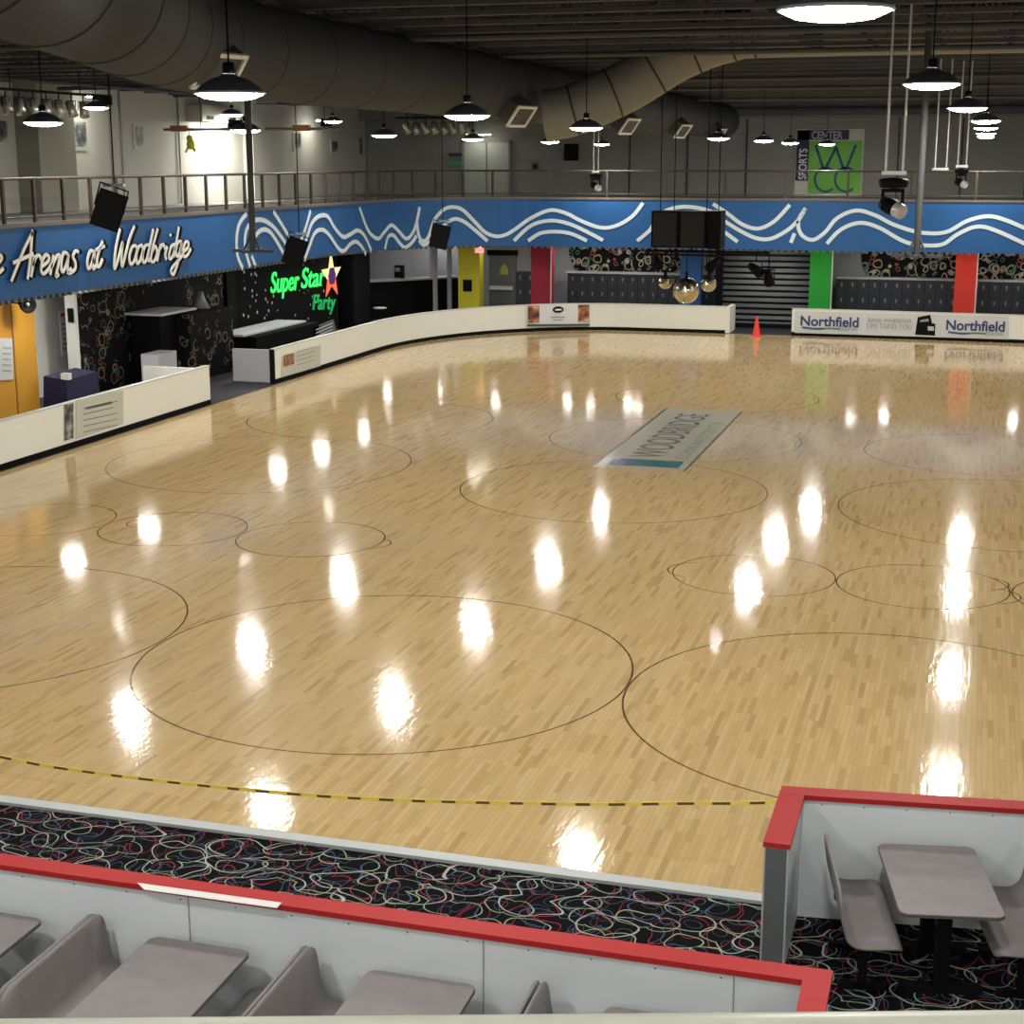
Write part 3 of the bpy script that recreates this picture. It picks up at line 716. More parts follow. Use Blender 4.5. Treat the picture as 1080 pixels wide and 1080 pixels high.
# ================================================================== GUARD RAIL ON THE UPPER DECK
RP = off_path(FP2, -.10)
rail = thing('guard_rail', 'brown metal guard rail with square posts around the upper deck', 'railing', (-19.5, 30, 4.68))
RPc = [(x, y) for x, y in RP if True]
b = B(); b.tube([(x, y, 5.6) for x, y in RPc], .035, 8); b.build('top_rail', RAILM, rail)
b = B(); b.tube([(x, y, 4.80) for x, y in RPc], .02, 6); b.build('bottom_rail', RAILM, rail)
acc = 0.0; nxt = 29.85 + 3.9 - 9 * 1.13
posts = []
for i in range(len(RPc) - 1):
    a = Vector(RPc[i]); c_ = Vector(RPc[i + 1]); L_ = (c_ - a).length
    while acc + L_ > nxt:
        p = a + (c_ - a) * ((nxt - acc) / L_); posts.append(p); nxt += 1.13 if p.y < 54.5 else 2.1
    acc += L_
p0 = None
for p in posts:
    if p0 is None:
        p0 = B().box(p.x - .035, p.x + .035, p.y - .035, p.y + .035, 4.68, 5.6).build('post', RAILM, rail); pp = p.copy()
    else:
        o = p0.copy(); COL.objects.link(o); o.parent = rail; o.location = (p.x - pp.x, p.y - pp.y, 0)

# ================================================================== UPPER LEFT WALL ITEMS
def picture(y0, y1, z0, z1, label, m=M_BW, x=-24.98, frame=True):
    t = thing('framed_picture', label, 'picture', (x, (y0 + y1) / 2, z0), None)
    B().box(x, x + .03, y0, y1, z0, z1).build('mount', mat('photo_mount', (.48, .48, .42), .5), t)
    B().box(x + .03, x + .036, y0 + .09, y1 - .09, z0 + .1, z1 - .06).build('photo', m, t)
    return t
picture(36.3, 37.25, 6.35, 7.05, 'framed monochrome photo left of the tan pilaster')
picture(40.35, 41.15, 6.25, 7.1, 'framed monochrome photo right of the black poster')
picture(43.75, 44.4, 6.3, 7.05, 'framed monochrome photo between the wall pipes')
picture(54.6, 55.35, 6.3, 7.0, 'framed photo right of the hanging post', x=-24.58)
picture(58.1, 58.9, 6.2, 6.75, 'small dark framed photo far along the upper left wall', x=-24.58)
picture(61.0, 61.5, 6.1, 6.95, 'narrow framed photo at the far end of the upper left wall', x=-24.58)
t = thing('wall_poster', 'narrow black poster with lines of white writing', 'poster', (-24.98, 39.9, 6.2))
B().box(-24.98, -24.95, 39.55, 40.12, 6.2, 7.1).build('sheet', BLACK, t)
for i in range(6): B().box(-24.95, -24.945, 39.64, 40.03, 6.36 + i * .11, 6.42 + i * .11).build('print_line', PAPER, t)
t = thing('air_conditioner', 'beige wall air conditioner high on the bright wall', 'air conditioner', (-24.98, 48.6, 7.15))
B().box(-24.98, -24.4, 47.2, 49.9, 7.2, 7.72).build('housing', mat('beige_plastic', (.40, .38, .32), .5), t)
for y in (47.5, 49.1): B().box(-24.4, -24.39, y, y + .5, 7.25, 7.38).build('grille', DARK, t)
# hanging post with cross bar and fans
def hang_post(x, y, z0, label, r=.055):
    t = thing('hanging_post', label, 'post', (x, y, z0))
    B().tube([(x, y, z0 + .02), (x, y, 8.0)], r, 10).build('pole', mat('grey_pole', (.05, .05, .05), .6, spec=.2), t)
    b = B(); b.box(x - .38, x + .38, y - .03, y + .03, z0 - .02, z0 + .03); b.box(x - .03, x + .03, y - .38, y + .38, z0 - .02, z0 + .03)
    b.build('cross_foot', mat('grey_pole', (.10, .10, .10), .5), t)
    b = B(); b.tube([(x, y, z0 + .35), (x + .14, y - .05, z0 + .03)], .02, 6); b.tube([(x, y, z0 + .35), (x - .14, y - .05, z0 + .03)], .02, 6); b.build('brace', mat('grey_pole', (.10, .10, .10), .5), t)
    return t
hp = hang_post(-12.06, 25, 4.45, 'grey hanging post with cross foot in front of the left fascia')
hang_post(-.93, 25, 4.55, 'grey hanging post with cross foot on the right')
CB = mat('crossbar_paint', (.14, .12, .10), .5)
for (xa, xb, ya, lab) in ((-16.4, -14.2, 30, 'dark horizontal light bar left of the hanging post'), (-14.1, -12.5, 30, 'thin horizontal light bar with rusty clamp right of the hanging post')):
    t = thing('light_bar', lab, 'light bar', ((xa + xb) / 2, ya, 6.55))
    B().tube([(xa, ya, 6.6), (xb, ya, 6.6)], .028, 8).build('bar', CB, t)
    xm = xa + .35 if xa < -15 else -13.3
    B().box(xm - .18, xm + .18, ya - .05, ya + .05, 6.56, 6.68).build('clamp', mat('rusty_clamp', (.25, .11, .05), .6), t)
    B().tube([(xm + .5, ya, 6.6), (xm + .5, ya, 8.92)], .008, 5).build('wire', DARK, t)
t = thing('hanging_toy', 'small yellow-green fabric ornament hung from the left light bar', 'ornament', (-15.85, 30, 6.2))
b = B(); b.sphere((-15.82, 30, 6.42), .07, 8); b.sphere((-15.8, 30, 6.3), .09, 8, 1.2); b.tube([(-15.85, 30, 6.25), (-15.92, 30, 6.14)], .03, 6); b.tube([(-15.76, 30, 6.25), (-15.7, 30, 6.16)], .03, 6)
b.build('body', mat('lime_fabric', (.45, .48, .06), .8), t)
B().tube([(-15.82, 30, 6.48), (-15.82, 30, 6.58)], .006, 5).build('string', DARK, t)

# par lamp rows
def par(x, y, z, tilt, az, label, grp, first=[None]):
    if first[0] is None:
        t = thing('par_lamp', label, 'stage light', (x, y, z), grp); first[0] = t
        ax = Vector((math.sin(.45), 0, -math.cos(.45)))
        B().lathe((x, y, z), [(.05, -.22), (.09, -.2), (.10, -.02), (.115, .16), (.108, .16), (.09, .0), (.001, .0)], 16, ax).build('can', mat('par_can', (.32, .31, .28), .35, metal=.5), t)
        b = B(); b.tube([Vector((x, y - .13, z)), Vector((x, y - .13, z + .2)), Vector((x, y + .13, z + .2)), Vector((x, y + .13, z))], .012, 6); b.tube([(x, y, z + .2), (x, y, z + .34)], .015, 6)
        b.build('yoke', DARK, t)
        return t
    o = dup(first[0], (x, y, z), label, az); o['group'] = grp; return o
for i in range(7):
    p = (-20.4, 30.4 + i * .52, 7.12)
    par(*p, .4, random.uniform(-.9, .9), 'silver stage lamp on the near left ceiling bar, %s from the left' % ORD[i], 'stage lamps on the near left bar')
t = thing('lamp_bar', 'black ceiling bar holding seven stage lamps at the upper left', 'light bar', (-20.4, 32, 7.46))
B().tube([(-20.4, 30.0, 7.48), (-20.4, 34.2, 7.48)], .03, 8).build('bar', DARK, t)
b = B(); b.tube([(-20.4, 30.6, 7.48), (-20.4, 30.6, 8.0)], .012, 5); b.tube([(-20.4, 33.4, 7.48), (-20.4, 33.4, 8.0)], .012, 5); b.build('hanger', DARK, t)
for i in range(8):
    par(-18.4 + i * .32, 50, 6.98, .4, random.uniform(-.5, 2.0), 'silver stage lamp on the far ceiling bar, %s from the left' % ORD[i], 'stage lamps on the far bar')
t = thing('lamp_bar', 'black ceiling bar holding eight stage lamps before the double doors', 'light bar', (-17.4, 50, 7.3))
B().tube([(-18.8, 50, 7.33), (-15.9, 50, 7.33)], .03, 8).build('bar', DARK, t)
b = B(); b.tube([(-18.4, 50, 7.33), (-18.4, 50, 8.0)], .012, 5); b.tube([(-16.3, 50, 7.33), (-16.3, 50, 8.0)], .012, 5); b.build('hanger', DARK, t)

# ================================================================== UPPER FAR WALL ITEMS
d = thing('double_door', 'grey steel double door on the upper deck', 'door', (-19.35, 61.95, ZD))
DG = mat('door_grey_green', (.34, .36, .32), .6, vary=.04)
for x0, x1 in ((-20.3, -19.38), (-19.34, -18.45)):
    o = B().box(x0, x1, 61.88, 61.96, ZD, 6.66).build('door_leaf', DG, d)
    B().box(min(x1, -19.5) if x0 < -20 else -19.2, (min(x1, -19.5) if x0 < -20 else -19.2) + .12, 61.8, 61.88, 5.55, 5.62).build('handle', STEEL, o)
b = B(); b.box(-20.4, -20.3, 61.85, 61.97, ZD, 6.76); b.box(-18.45, -18.35, 61.85, 61.97, ZD, 6.76); b.box(-20.4, -18.35, 61.85, 61.97, 6.66, 6.76); b.build('frame', mat('door_frame_dark', (.2, .2, .18), .5), d)
tag(B().box(-20.98, -20.42, 61.9, 61.97, 6.12, 6.26).build('direction_sign', NAVB), 'small navy wall sign left of the upper double door', 'sign')
tag(B().box(-20.98, -20.42, 61.9, 61.97, 5.78, 5.92).build('direction_sign', mat('sign_green', (.05, .32, .12), .5)), 'small green wall sign below the navy one', 'sign')
sb = thing('wall_speaker', 'black speaker box on the upper far wall', 'speaker', (-15.8, 61.9, 5.95))
B().box(-16.05, -15.55, 61.6, 61.95, 5.95, 6.6).build('cabinet', BLACK, sb); B().box(-16.0, -15.6, 61.585, 61.6, 6.0, 6.55).build('grille', DARK, sb)
fa = thing('alarm_box', 'small dark red alarm box on the upper far wall', 'alarm', (-17.3, 61.9, 5.6))
B().box(-17.45, -17.2, 61.88, 61.95, 5.6, 5.85).build('box', mat('maroon', (.10, .03, .03), .5), fa); B().box(-17.4, -17.25, 61.87, 61.88, 5.66, 5.78).build('face', DARK, fa)
# WCC banner
wb = thing('wall_banner', 'green square banner with letters W C C and navy strips Sports Center', 'banner', (-5.7, 61.8, 4.7))
B().box(-7.0, -4.45, 61.93, 61.97, 4.62, 7.12).build('backing', mat('banner_backing', (.55, .54, .46), .6), wb)
B().box(-6.93, -5.02, 61.88, 61.92, 6.72, 7.08).build('navy_strip', NAVB, wb)
B().box(-6.97, -6.5, 61.88, 61.92, 5.2, 7.08).build('navy_strip', NAVB, wb)
B().box(-6.48, -4.52, 61.86, 61.92, 4.75, 6.68).build('green_field', GREENB, wb)
text('lettering', 'CENTER', .40, mat('banner_letter', (.42, .43, .42), .5), wb, (-6.42, 61.87, 6.76), (1, 0, 0), (0, 0, 1), sx=.78, bold=.006)
text('lettering', 'SPORTS', .42, mat('banner_letter2', (.7, .72, .72), .5), wb, (-6.56, 61.87, 5.24), (0, 0, 1), (-1, 0, 0), sx=.80, bold=.006)
def z2(x, y): p = ony(835 + x / 12.7, 130 + y / 12.7, 61.86); return p
for L_ in ([(320, 290), (435, 650)], [(435, 650), (595, 320)], [(595, 320), (710, 660)], [(710, 660), (860, 290)]):
    B().ribbon([z2(*q) for q in L_], .10, (0, -1, 0), .02).build('letter_stroke', WBLUE, wb)
for cx in (455, 725):
    pts = [z2(cx + 145 * math.cos(a), 755 + 160 * math.sin(a)) for a in [math.radians(-48 - k * (264 / 20)) for k in range(21)]]
    B().ribbon(pts, .085, (0, -1, 0), .02).build('letter_stroke', WBLUE, wb)

# ================================================================== LOWER FAR WALL
def pillar(x0, x1, y, m, label, side=None):
    t = thing('painted_pillar', label, 'pillar', ((x0 + x1) / 2, y, 0))
    B().box(x0, x1, y, y + .55, 0, 3.3).build('column', m, t)
    b = B(); b.box(x1 - .01, x1 + .03, y - .02, y + .03, .7, 3.25); b.build('corner_guard', side or WHITE, t)
    return t
pl_ = pillar(-19.15, -18.31, 57.5, YEL, 'yellow square pillar left of the grey exit door', YEL)
B().box(-18.95, -18.6, 57.46, 57.5, 1.05, 1.5).build('meter_box', BLACK, pl_)
pillar(-16.25, -15.48, 57.5, CRIM, 'crimson square pillar right of the grey exit door')
pillar(-10.55, -9.8, 57.5, BLUP, 'blue square pillar behind the mirror balls', BLUP)
pillar(-5.83, -5.05, 57.5, GRN, 'bright green square pillar right of the roller shutter')
pillar(-.79, -.06, 57.5, REDP, 'bright red square pillar behind the bank banner')
pillar(4.3, 5.05, 57.5, YEL, 'yellow square pillar out at the far right', YEL)
# exit door + sign
d = thing('exit_door', 'dark grey exit door with push bar and yellow emblem', 'door', (-18.0, 59.9, 0))
o = B().box(-18.65, -17.55, 59.88, 59.96, 0, 2.3).build('door_leaf', mat('exit_door_grey', (.13, .14, .145), .5), d)
B().box(-18.72, -17.48, 59.84, 59.9, 2.3, 2.5).build('door_head', BLACK, d)
B().box(-18.6, -17.65, 59.78, 59.85, .95, 1.1).build('push_bar', mat('bright_bar', (.7, .72, .7), .3), d)
B().prism([(-18.2, 59.87, 1.55), (-17.85, 59.87, 1.55), (-17.88, 59.87, 1.8), (-18.02, 59.87, 1.98), (-18.17, 59.87, 1.8)], (0, -.01, 0)).build('emblem', mat('emblem_yellow', (.45, .45, .08), .5), d)
e = thing('exit_sign', 'lit red EXIT sign above the grey exit door', 'exit sign', (-18.0, 56.6, 2.45))
p = ony(505.5, 264, 56.6)
B().box(p.x - .17, p.x + .17, 56.6, 56.64, p.z - .1, p.z + .12).build('face', mat('exit_face', (.95, .45, .45), .5, emit=.9), e)
text('lettering', 'EXIT', .17, EXITR, e, (p.x - .15, 56.595, p.z - .05), (1, 0, 0), (0, 0, 1), sx=.85)
B().box(p.x - .03, p.x + .03, 56.6, 56.64, p.z + .12, 3.3).build('bracket', DARK, e)
tag(B().box(-16.95, -16.72, 59.93, 59.99, 2.2, 2.42).build('wall_switch', DARK), 'small dark box on the grey wall between exit door and crimson pillar', 'switch')
# black mural panels (pill shaped)
def pill(x0, x1, z0, z1, y, label, leftround=True, rightround=True):
    pts = []; r = (z1 - z0) * .5; zc = (z0 + z1) / 2
    for k in range(9):
        a = PI / 2 + PI * k / 8; pts.append((x0 + (r * .6 if leftround else 0) + (math.cos(a) * r * .6 if leftround else 0), y, zc + math.sin(a) * r))
    for k in range(9):
        a = -PI / 2 + PI * k / 8; pts.append((x1 - (r * .6 if rightround else 0) + (math.cos(a) * r * .6 if rightround else 0), y, zc + math.sin(a) * r))
    return tag(B().prism(pts, (0, -.05, 0)).build('mural_panel', M_MURAL2), label, 'mural')
pill(-15.4, -10.9, 1.75, 3.3, 59.98, 'black mural panel of curling shapes above the lockers right of the crimson pillar')
pill(-4.2, -.8, 1.75, 3.3, 59.98, 'black mural panel of rings between the green and red pillars', True, False)
pill(-.1, 5.5, 1.75, 3.3, 59.98, 'black mural panel of rings right of the red pillar', False, True)
# roller shutter
t = thing('roller_shutter', 'dark grey roller shutter behind the traffic cone', 'shutter', (-7.3, 58, 0))
b = B()
for k in range(15): b.add([(-9.0, 57.9, .03 + k * .215), (-5.86, 57.9, .03 + k * .215), (-5.86, 57.82, .06 + k * .215), (-9.0, 57.82, .06 + k * .215), (-5.86, 57.90, .225 + k * .215), (-9.0, 57.90, .225 + k * .215)], [(0, 1, 2, 3), (3, 2, 4, 5)])
b.build('slats', SHUT, t); B().box(-9.0, -5.86, 57.88, 57.92, 0, 3.3).build('backing', DARK, t)
B().box(-9.25, -9.0, 57.6, 58.0, 0, 3.3).build('guide_rail', DARK, t)
B().box(-9.25, -5.9, 57.4, 57.9, 0, .12).build('sill', BLACK, t)
# lockers
def locker(x, label, grp, first=[None]):
    if first[0] is None:
        t = thing('locker', label, 'locker', (x, 59, 0), grp); first[0] = t
        B().box(x, x + .39, 59, 59.5, 0, 1.72).build('cabinet', LOCK, t)
        for k in range(3):
            o = B().box(x + .012, x + .378, 58.98, 59.0, .05 + k * .555, .58 + k * .555).build('door', LOCK, t)
            b = B(); b.tube([(x + .2, 58.975, .33 + k * .555), (x + .2, 58.95, .33 + k * .555)], .022, 8); b.box(x + .17, x + .23, 58.965, 58.98, .36 + k * .555, .47 + k * .555)
            b.build('lock', mat('lock_grey', (.22, .23, .24), .4, metal=.4), o)
        return t
    o = dup(first[0], (x, 59, 0), label); o['group'] = grp; return o
for (x0, n, nm) in ((-17.3, 3, 'left of the crimson pillar'), (-15.2, 11, 'right of the crimson pillar'), (-9.98, 2, 'beside the roller shutter'), (-5.0, 11, 'between the green and red pillars'), (.0, 11, 'right of the red pillar')):
    for k in range(n):
        locker(x0 + k * .395, 'narrow dark navy locker column %s, %s from the left' % (nm, ORD[k]), 'lockers ' + nm)
for (x0, x1, nm) in ((-15.3, -10.8, 'right of the crimson pillar'), (-5.0, -.75, 'between the green and red pillars'), (.0, 4.4, 'right of the red pillar')):
    tag(B().box(x0, x1, 58.95, 59.6, 1.72, 1.78).build('locker_ledge', mat('ledge_grey', (.40, .41, .43), .5)), 'thin pale ledge on top of the lockers ' + nm, 'ledge')

# ---- left corner concession counter
t = thing('service_counter', 'black fronted snack counter in the far left corner under the deck', 'counter', (-21.5, 57, 0))
CPth = [(-24.0, 55.2), (-22.4, 56.0), (-21.0, 57.6), (-19.6, 59.6)]
wallstrip(CPth, 0, 1.42, .1).build('front', M_MURAL if False else BLACK, t)
wallstrip(off_path(CPth, .05), 1.42, 1.48, .7).build('countertop', mat('counter_steel', (.42, .43, .44), .35), t)
for (x, y, s, h, lab) in ((-22.8, 56.4, .45, .7, 'black drinks machine at the left end of the snack counter'), (-21.6, 57.6, .3, .5, 'small black till on the snack counter')):
    m_ = thing('drinks_machine' if h > .6 else 'cash_till', lab, 'machine', (x, y, 1.48))
    B().box(x - s / 2, x + s / 2, y - .15, y + .2, 1.48, 1.48 + h).build('body', BLACK, m_)
    B().box(x - s / 2 + .05, x + s / 2 - .05, y - .19, y - .15, 1.48 + h * .55, 1.48 + h * .85).build('display', GREYT, m_)
    B().box(x - s / 2 + .04, x + s / 2 - .04, y - .25, y - .15, 1.48, 1.52).build('tray', STEEL, m_)
# dark kiosk column and items below left deck
t = thing('black_cabinet', 'tall black cabinet wall between the star sign and the snack counter', 'cabinet', (-21.8, 53.5, 0))
B().box(-22.04, -21.55, 52.7, 54.4, 0, 2.75).build('body', BLACK, t); B().box(-21.55, -21.53, 52.8, 54.3, .1, 2.65).build('door', BLACKW, t)
t = thing('stool', 'small grey-topped stool behind the curving barrier', 'stool', (-20.6, 52.9, 0))
B().lathe((-20.6, 52.9, .75), [(.001, .06), (.24, .05), (.25, .02), (.22, 0), (.001, 0)], 20).build('seat', GREYT, t)
b = B(); b.tube([(-20.6, 52.9, 0), (-20.6, 52.9, .75)], .03, 8); b.lathe((-20.6, 52.9, 0), [(.2, 0), (.2, .03), (.03, .06)], 20); b.build('pedestal', DARK, t)

# mural wall & starry wall (left, below deck)
tag(B().box(-22.095, -22.04, 35.35, 43.5, .05, 3.28).build('mural_panel', M_MURAL), 'large black mural of bubble rings beside the white doorway', 'mural')
tag(B().box(-22.095, -22.04, 44.2, 52.5, .05, 3.28).build('mural_panel', M_DOTS), 'black wall panel sprinkled with white dots behind the star sign', 'mural')
s = thing('neon_sign', 'green neon sign Super Star Party with a multicoloured star', 'sign', (-22.0, 49, 1.2))
def lt(name, st, x0, yb, x1, yb1, size, m):
    a = onx(x0, yb, -21.98); c = onx(x1, yb1, -21.98)
    cu = bpy.data.curves.new('tmp', 'FONT'); cu.body = st; cu.size = size; o = bpy.data.objects.new('tmp', cu); COL.objects.link(o)
    bpy.context.view_layer.update(); wd = o.dimensions.x; bpy.data.objects.remove(o)
    ux = Vector((0, c.y - a.y, c.z - a.z)); text(name, st, size, m, s, a, ux, (0, 0, 1), sx=ux.length / wd, ext=.015, shear=.25, bold=.01)
lt('lettering', 'Super', 285, 309, 314, 305.5, .95, NEON); lt('lettering', 'Star', 317, 304, 341, 301, .95, NEON); lt('lettering', 'Party', 329, 326.5, 352, 326, .75, mat('green_neon_dim', (.01, .32, .08), .5, emit=.5))
ctr = onx(349, 291, -21.95); pts = []
for k in range(10):
    a = PI / 2 + 2 * PI * k / 10; r = .95 if k % 2 == 0 else .38; pts.append((-21.95, ctr.y + r * .95 * math.cos(a), ctr.z + r * .9 * math.sin(a)))
B().prism([pts[k] for k in (0, 1, 2, 3, 7, 8, 9)], (.03, 0, 0)).build('star_top', NEONY, s)
B().prism([pts[k] for k in (3, 4, 5, 6, 7)], (.03, 0, 0)).build('star_bottom', NEONR, s)
B().prism([(-21.92, ctr.y + .33 * math.cos(a), ctr.z + .33 * math.sin(a)) for a in [2 * PI * k / 6 for k in range(6)]], (.03, 0, 0)).build('star_centre', PURP, s)
# counter behind barrier end
t = thing('ticket_counter', 'black counter with a white top behind the curving barrier', 'counter', (-20.5, 43.2, 0))
B().box(-21.2, -19.9, 41.25, 45.8, 0, .98).build('body', BLACK, t)
B().box(-21.3, -20.3, 41.25, 45.7, .98, 1.03).build('countertop', mat('counter_white', (.55, .56, .58), .4), t)
t = thing('menu_board', 'small leaning menu board at the end of the black counter', 'sign', (-19.6, 46.2, .6))
q = [onx(330, 346, -19.9), onx(352, 337, -19.9), onx(355, 349, -19.9), onx(333, 359, -19.9)]
B().prism([v for v in q], (-.04, 0, 0)).build('board', mat('board_grey', (.12, .125, .12), .6), t)
q2 = [onx(332, 348 + k * 3, -19.89) for k in range(3)]; 
for k in range(3): B().prism([onx(333, 347.5 + k * 3.4, -19.89), onx(351, 340 + k * 3.4, -19.89), onx(351, 341 + k * 3.4, -19.89), onx(333, 348.5 + k * 3.4, -19.89)], (.004, 0, 0)).build('print_line', PAPER, t)
B().tube([(-19.94, 46.4, 0), (-19.94, 46.4, .7)], .02, 6).build('stand', DARK, t)
# booth box between barriers with squiggles
t = thing('ticket_booth', 'black patterned kiosk with white ledge between the two barriers', 'kiosk', (-21.3, 40, 0))
B().box(-22.03, -20.6, 38.6, 41.2, 0, 1.85).build('body', M_MURAL, t)
B().box(-22.0, -20.9, 37.6, 39.6, 1.9, 1.96).build('ledge', mat('counter_white', (.55, .56, .58), .4), t)
B().box(-21.9, -21.0, 37.7, 38.6, 0, 1.9).build('side_box', BLACK, t)
t = thing('desk_bell_lamp', 'small grey cone-shaped lamp on the black kiosk', 'lamp', (-21.2, 40.4, 1.85))
B().lathe((-21.2, 40.4, 1.85), [(.001, .5), (.1, .48), (.13, .3), (.28, .02), (.26, 0)], 16).build('shade', mat('grey_plastic', (.17, .17, .17), .5), t)
B().lathe((-21.2, 40.4, 1.85), [(.3, 0), (.3, .02), (.001, .02)], 16).build('base', DARK, t)
tag(B().box(-21.0, -20.5, 36.6, 37.6, 0, 1.0).build('low_cabinet', mat('counter_white', (.55, .56, .58), .4)), 'small white cabinet below the kiosk ledge', 'cabinet')
# orange door etc
d = thing('orange_door', 'orange door with a white notice at the left edge', 'door', (-21.05, 30.7, 0))
B().box(-21.095, -21.04, 29.3, 30.98, 0, 2.95).build('door_leaf', ORANGE, d); B().box(-21.095, -21.04, 31.03, 31.9, 0, 2.95).build('door_leaf', ORANGE, d)
B().box(-21.095, -21.03, 30.98, 31.03, 0, 2.95).build('door_jamb', mat('orange_dark', (.25, .11, .01), .6), d)
B().prism([onx(-8, 356, -21.0), onx(13, 357, -21.0), onx(14.5, 400, -21.0), onx(-8, 402, -21.0)], (-.02, 0, 0)).build('notice', mat('notice_paper', (.5, .52, .52), .5), d)
for k in range(5): B().prism([onx(3, 366 + k * 6, -20.995), onx(12, 366.5 + k * 6, -20.995), onx(12, 368 + k * 6, -20.995), onx(3, 367.5 + k * 6, -20.995)], (.003, 0, 0)).build('print_line', GREYT, d)
q = onx(28, 321, -20.6)
t = thing('wall_horn', 'small round black horn speaker above the orange door', 'speaker', tuple(q))
B().lathe(q, [(.001, .0), (.05, .0), (.17, .08), (.2, .08), (.16, -.05), (.06, -.14), (.001, -.14)], 20, (.8, -.5, 0)).build('bell', BLACK, t)
B().lathe(q + Vector((.05, -.03, 0)), [(.001, .03), (.04, .02), (.05, 0)], 12, (.8, -.5, 0)).build('driver', GREYT, t)
B().tube([q, q + Vector((-.4, 0, .03))], .02, 6).build('bracket', DARK, t)
q = onx(72, 334, -21.93)
tag(B().box(-22.2, -22.05, 35.14, 35.19, 1.95, 2.3).build('wall_phone', BLACK), 'small black device on the white doorway wall', 'device')
t = thing('wall_notice', 'white notice sheet with red heading inside the doorway', 'notice', (-23, 34.4, .9))
B().box(-22.99, -22.98, 36.0, 36.75, .95, 2.1).build('sheet', PAPER, t); B().box(-22.98, -22.975, 36.05, 36.7, 1.98, 2.06).build('heading', REDP, t)
for k in range(6): B().box(-22.98, -22.975, 36.08, 36.66, 1.1 + k * .13, 1.15 + k * .13).build('print_line', GREYT, t)
t = thing('covered_table', 'table under a dark navy cloth beside the white doorway', 'table', (-20.6, 32.8, 0))
b = B(); b.add([(-21.0, 31.95, .0), (-20.3, 31.95, 0), (-20.3, 33.4, 0), (-21.0, 33.4, 0), (-20.95, 31.98, 1.02), (-20.35, 31.98, .95), (-20.35, 33.35, .98), (-20.95, 33.35, 1.05)], [(0, 3, 2, 1), (4, 5, 6, 7), (0, 1, 5, 4), (1, 2, 6, 5), (2, 3, 7, 6), (3, 0, 4, 7)]); b.build('cloth', NAVY, t)
B().box(-20.5, -20.3, 32.0, 32.15, .95, 1.1).build('cup', PAPER, t)

# ================================================================== CONE
q = onz(799, 353.5, 0)
t = thing('traffic_cone', 'orange traffic cone in the opening before the roller shutter', 'cone', (q.x, q.y - .3, 0)); cx, cy = q.x, q.y - .3
B().lathe((cx, cy, .03), [(.15, 0), (.12, .1), (.035, .64), (.03, .66), (.001, .66)], 20).build('body', CONE, t)
B().box(cx - .19, cx + .19, cy - .19, cy + .19, 0, .035).build('base', CONE, t)

# ================================================================== FLOOR LOGO
t = thing('floor_logo', 'long rectangular floor logo with Woodbridge lettering and teal block', 'floor logo', (-6.2, 34, 0))
B().box(-7.15, -5.35, 30.0, 37.8, .001, .003).build('pale_field', FPALE, t)
b = B(); b.box(-7.2, -7.15, 30.0, 37.8, .001, .004); b.build('border_line', FLINE, t); B().box(-5.35, -5.30, 30.0, 37.8, .001, .004).build('border_line', FLINE, t)
B().box(-6.8, -5.5, 30.25, 30.95, .004, .006).build('teal_block', FLOGO, t)
B().box(-6.95, -6.5, 30.2, 30.8, .005, .007).build('navy_block', FLOGOB, t)
text('lettering', 'WOODBRIDGE', 1.05, mat('logo_letter', (.15, .13, .10), .2), t, (-6.0, 31.2, .005), (0, 1, 0), (-1, 0, 0), sx=.82, ext=.001)
text('lettering', 'COMMUNITY CENTER', .36, mat('logo_letter_pale', (.24, .27, .2), .25), t, (-5.5, 31.2, .005), (0, 1, 0), (-1, 0, 0), sx=1.35, ext=.001)

# ================================================================== HANGING SPEAKERS
def speaker(px, py, Y, wpx, hpx, roll, label, cable=(0, 0)):
    p = ony(px, py, Y); s = (Y * 1.04) / F; wd, ht = wpx * s, hpx * s
    t = thing('hanging_speaker', label, 'speaker', tuple(p))
    d = (EYE - p); d.z = -1.2; d.normalize(); u = Vector((0, 0, 1)).cross(d).normalized(); v = d.cross(u)
    cr, sr = math.cos(roll), math.sin(roll); u, v = u * cr + v * sr, v * cr - u * sr
    R = Matrix((u, v, d)).transposed()
    pr = [(-.5, -.5), (.5, -.5), (.5, .5), (-.5, .5)]
    front = [p + u * (a * wd) + v * (b_ * ht) + d * (wd * .35) for a, b_ in pr]; back = [p + u * (a * wd * .62) + v * (b_ * ht * .92) - d * (wd * .45) for a, b_ in pr]
    B().add(front + back, [(0, 1, 2, 3), (7, 6, 5, 4), (0, 4, 5, 1), (1, 5, 6, 2), (2, 6, 7, 3), (3, 7, 4, 0)]).build('cabinet', BLACK, t)
    B().obox(p + d * (wd * .36), (wd * .9, ht * .92, .02), R).build('grille', DARK, t)
    b = B(); top = p + v * (ht * .5)
    b.tube([p + u * (-wd * .5), top + u * (-wd * .5) + Vector((0, 0, .08)), top + u * (wd * .5) + Vector((0, 0, .08)), p + u * (wd * .5)], .02, 6); b.build('yoke', DARK, t)
    b = B(); tp = top + Vector((0, 0, .08)); b.tube([tp, (tp.x, tp.y, 8.0)], .014, 6); b.build('suspension_cable', DARK, t)
    b = B(); b.box(tp.x - wd * .4, tp.x + wd * .4, tp.y - .05, tp.y + .05, tp.z, tp.z + .06); b.build('clamp', STEEL, t)
    return t
speaker(115, 221, 25, 32, 42, -.35, 'large black speaker hanging in front of the Arenas lettering')
speaker(311, 265, 38, 22, 30, -.35, 'black speaker hanging above the neon star sign')
speaker(464, 249, 48, 19, 25, -.25, 'black speaker hanging near the yellow pillar')

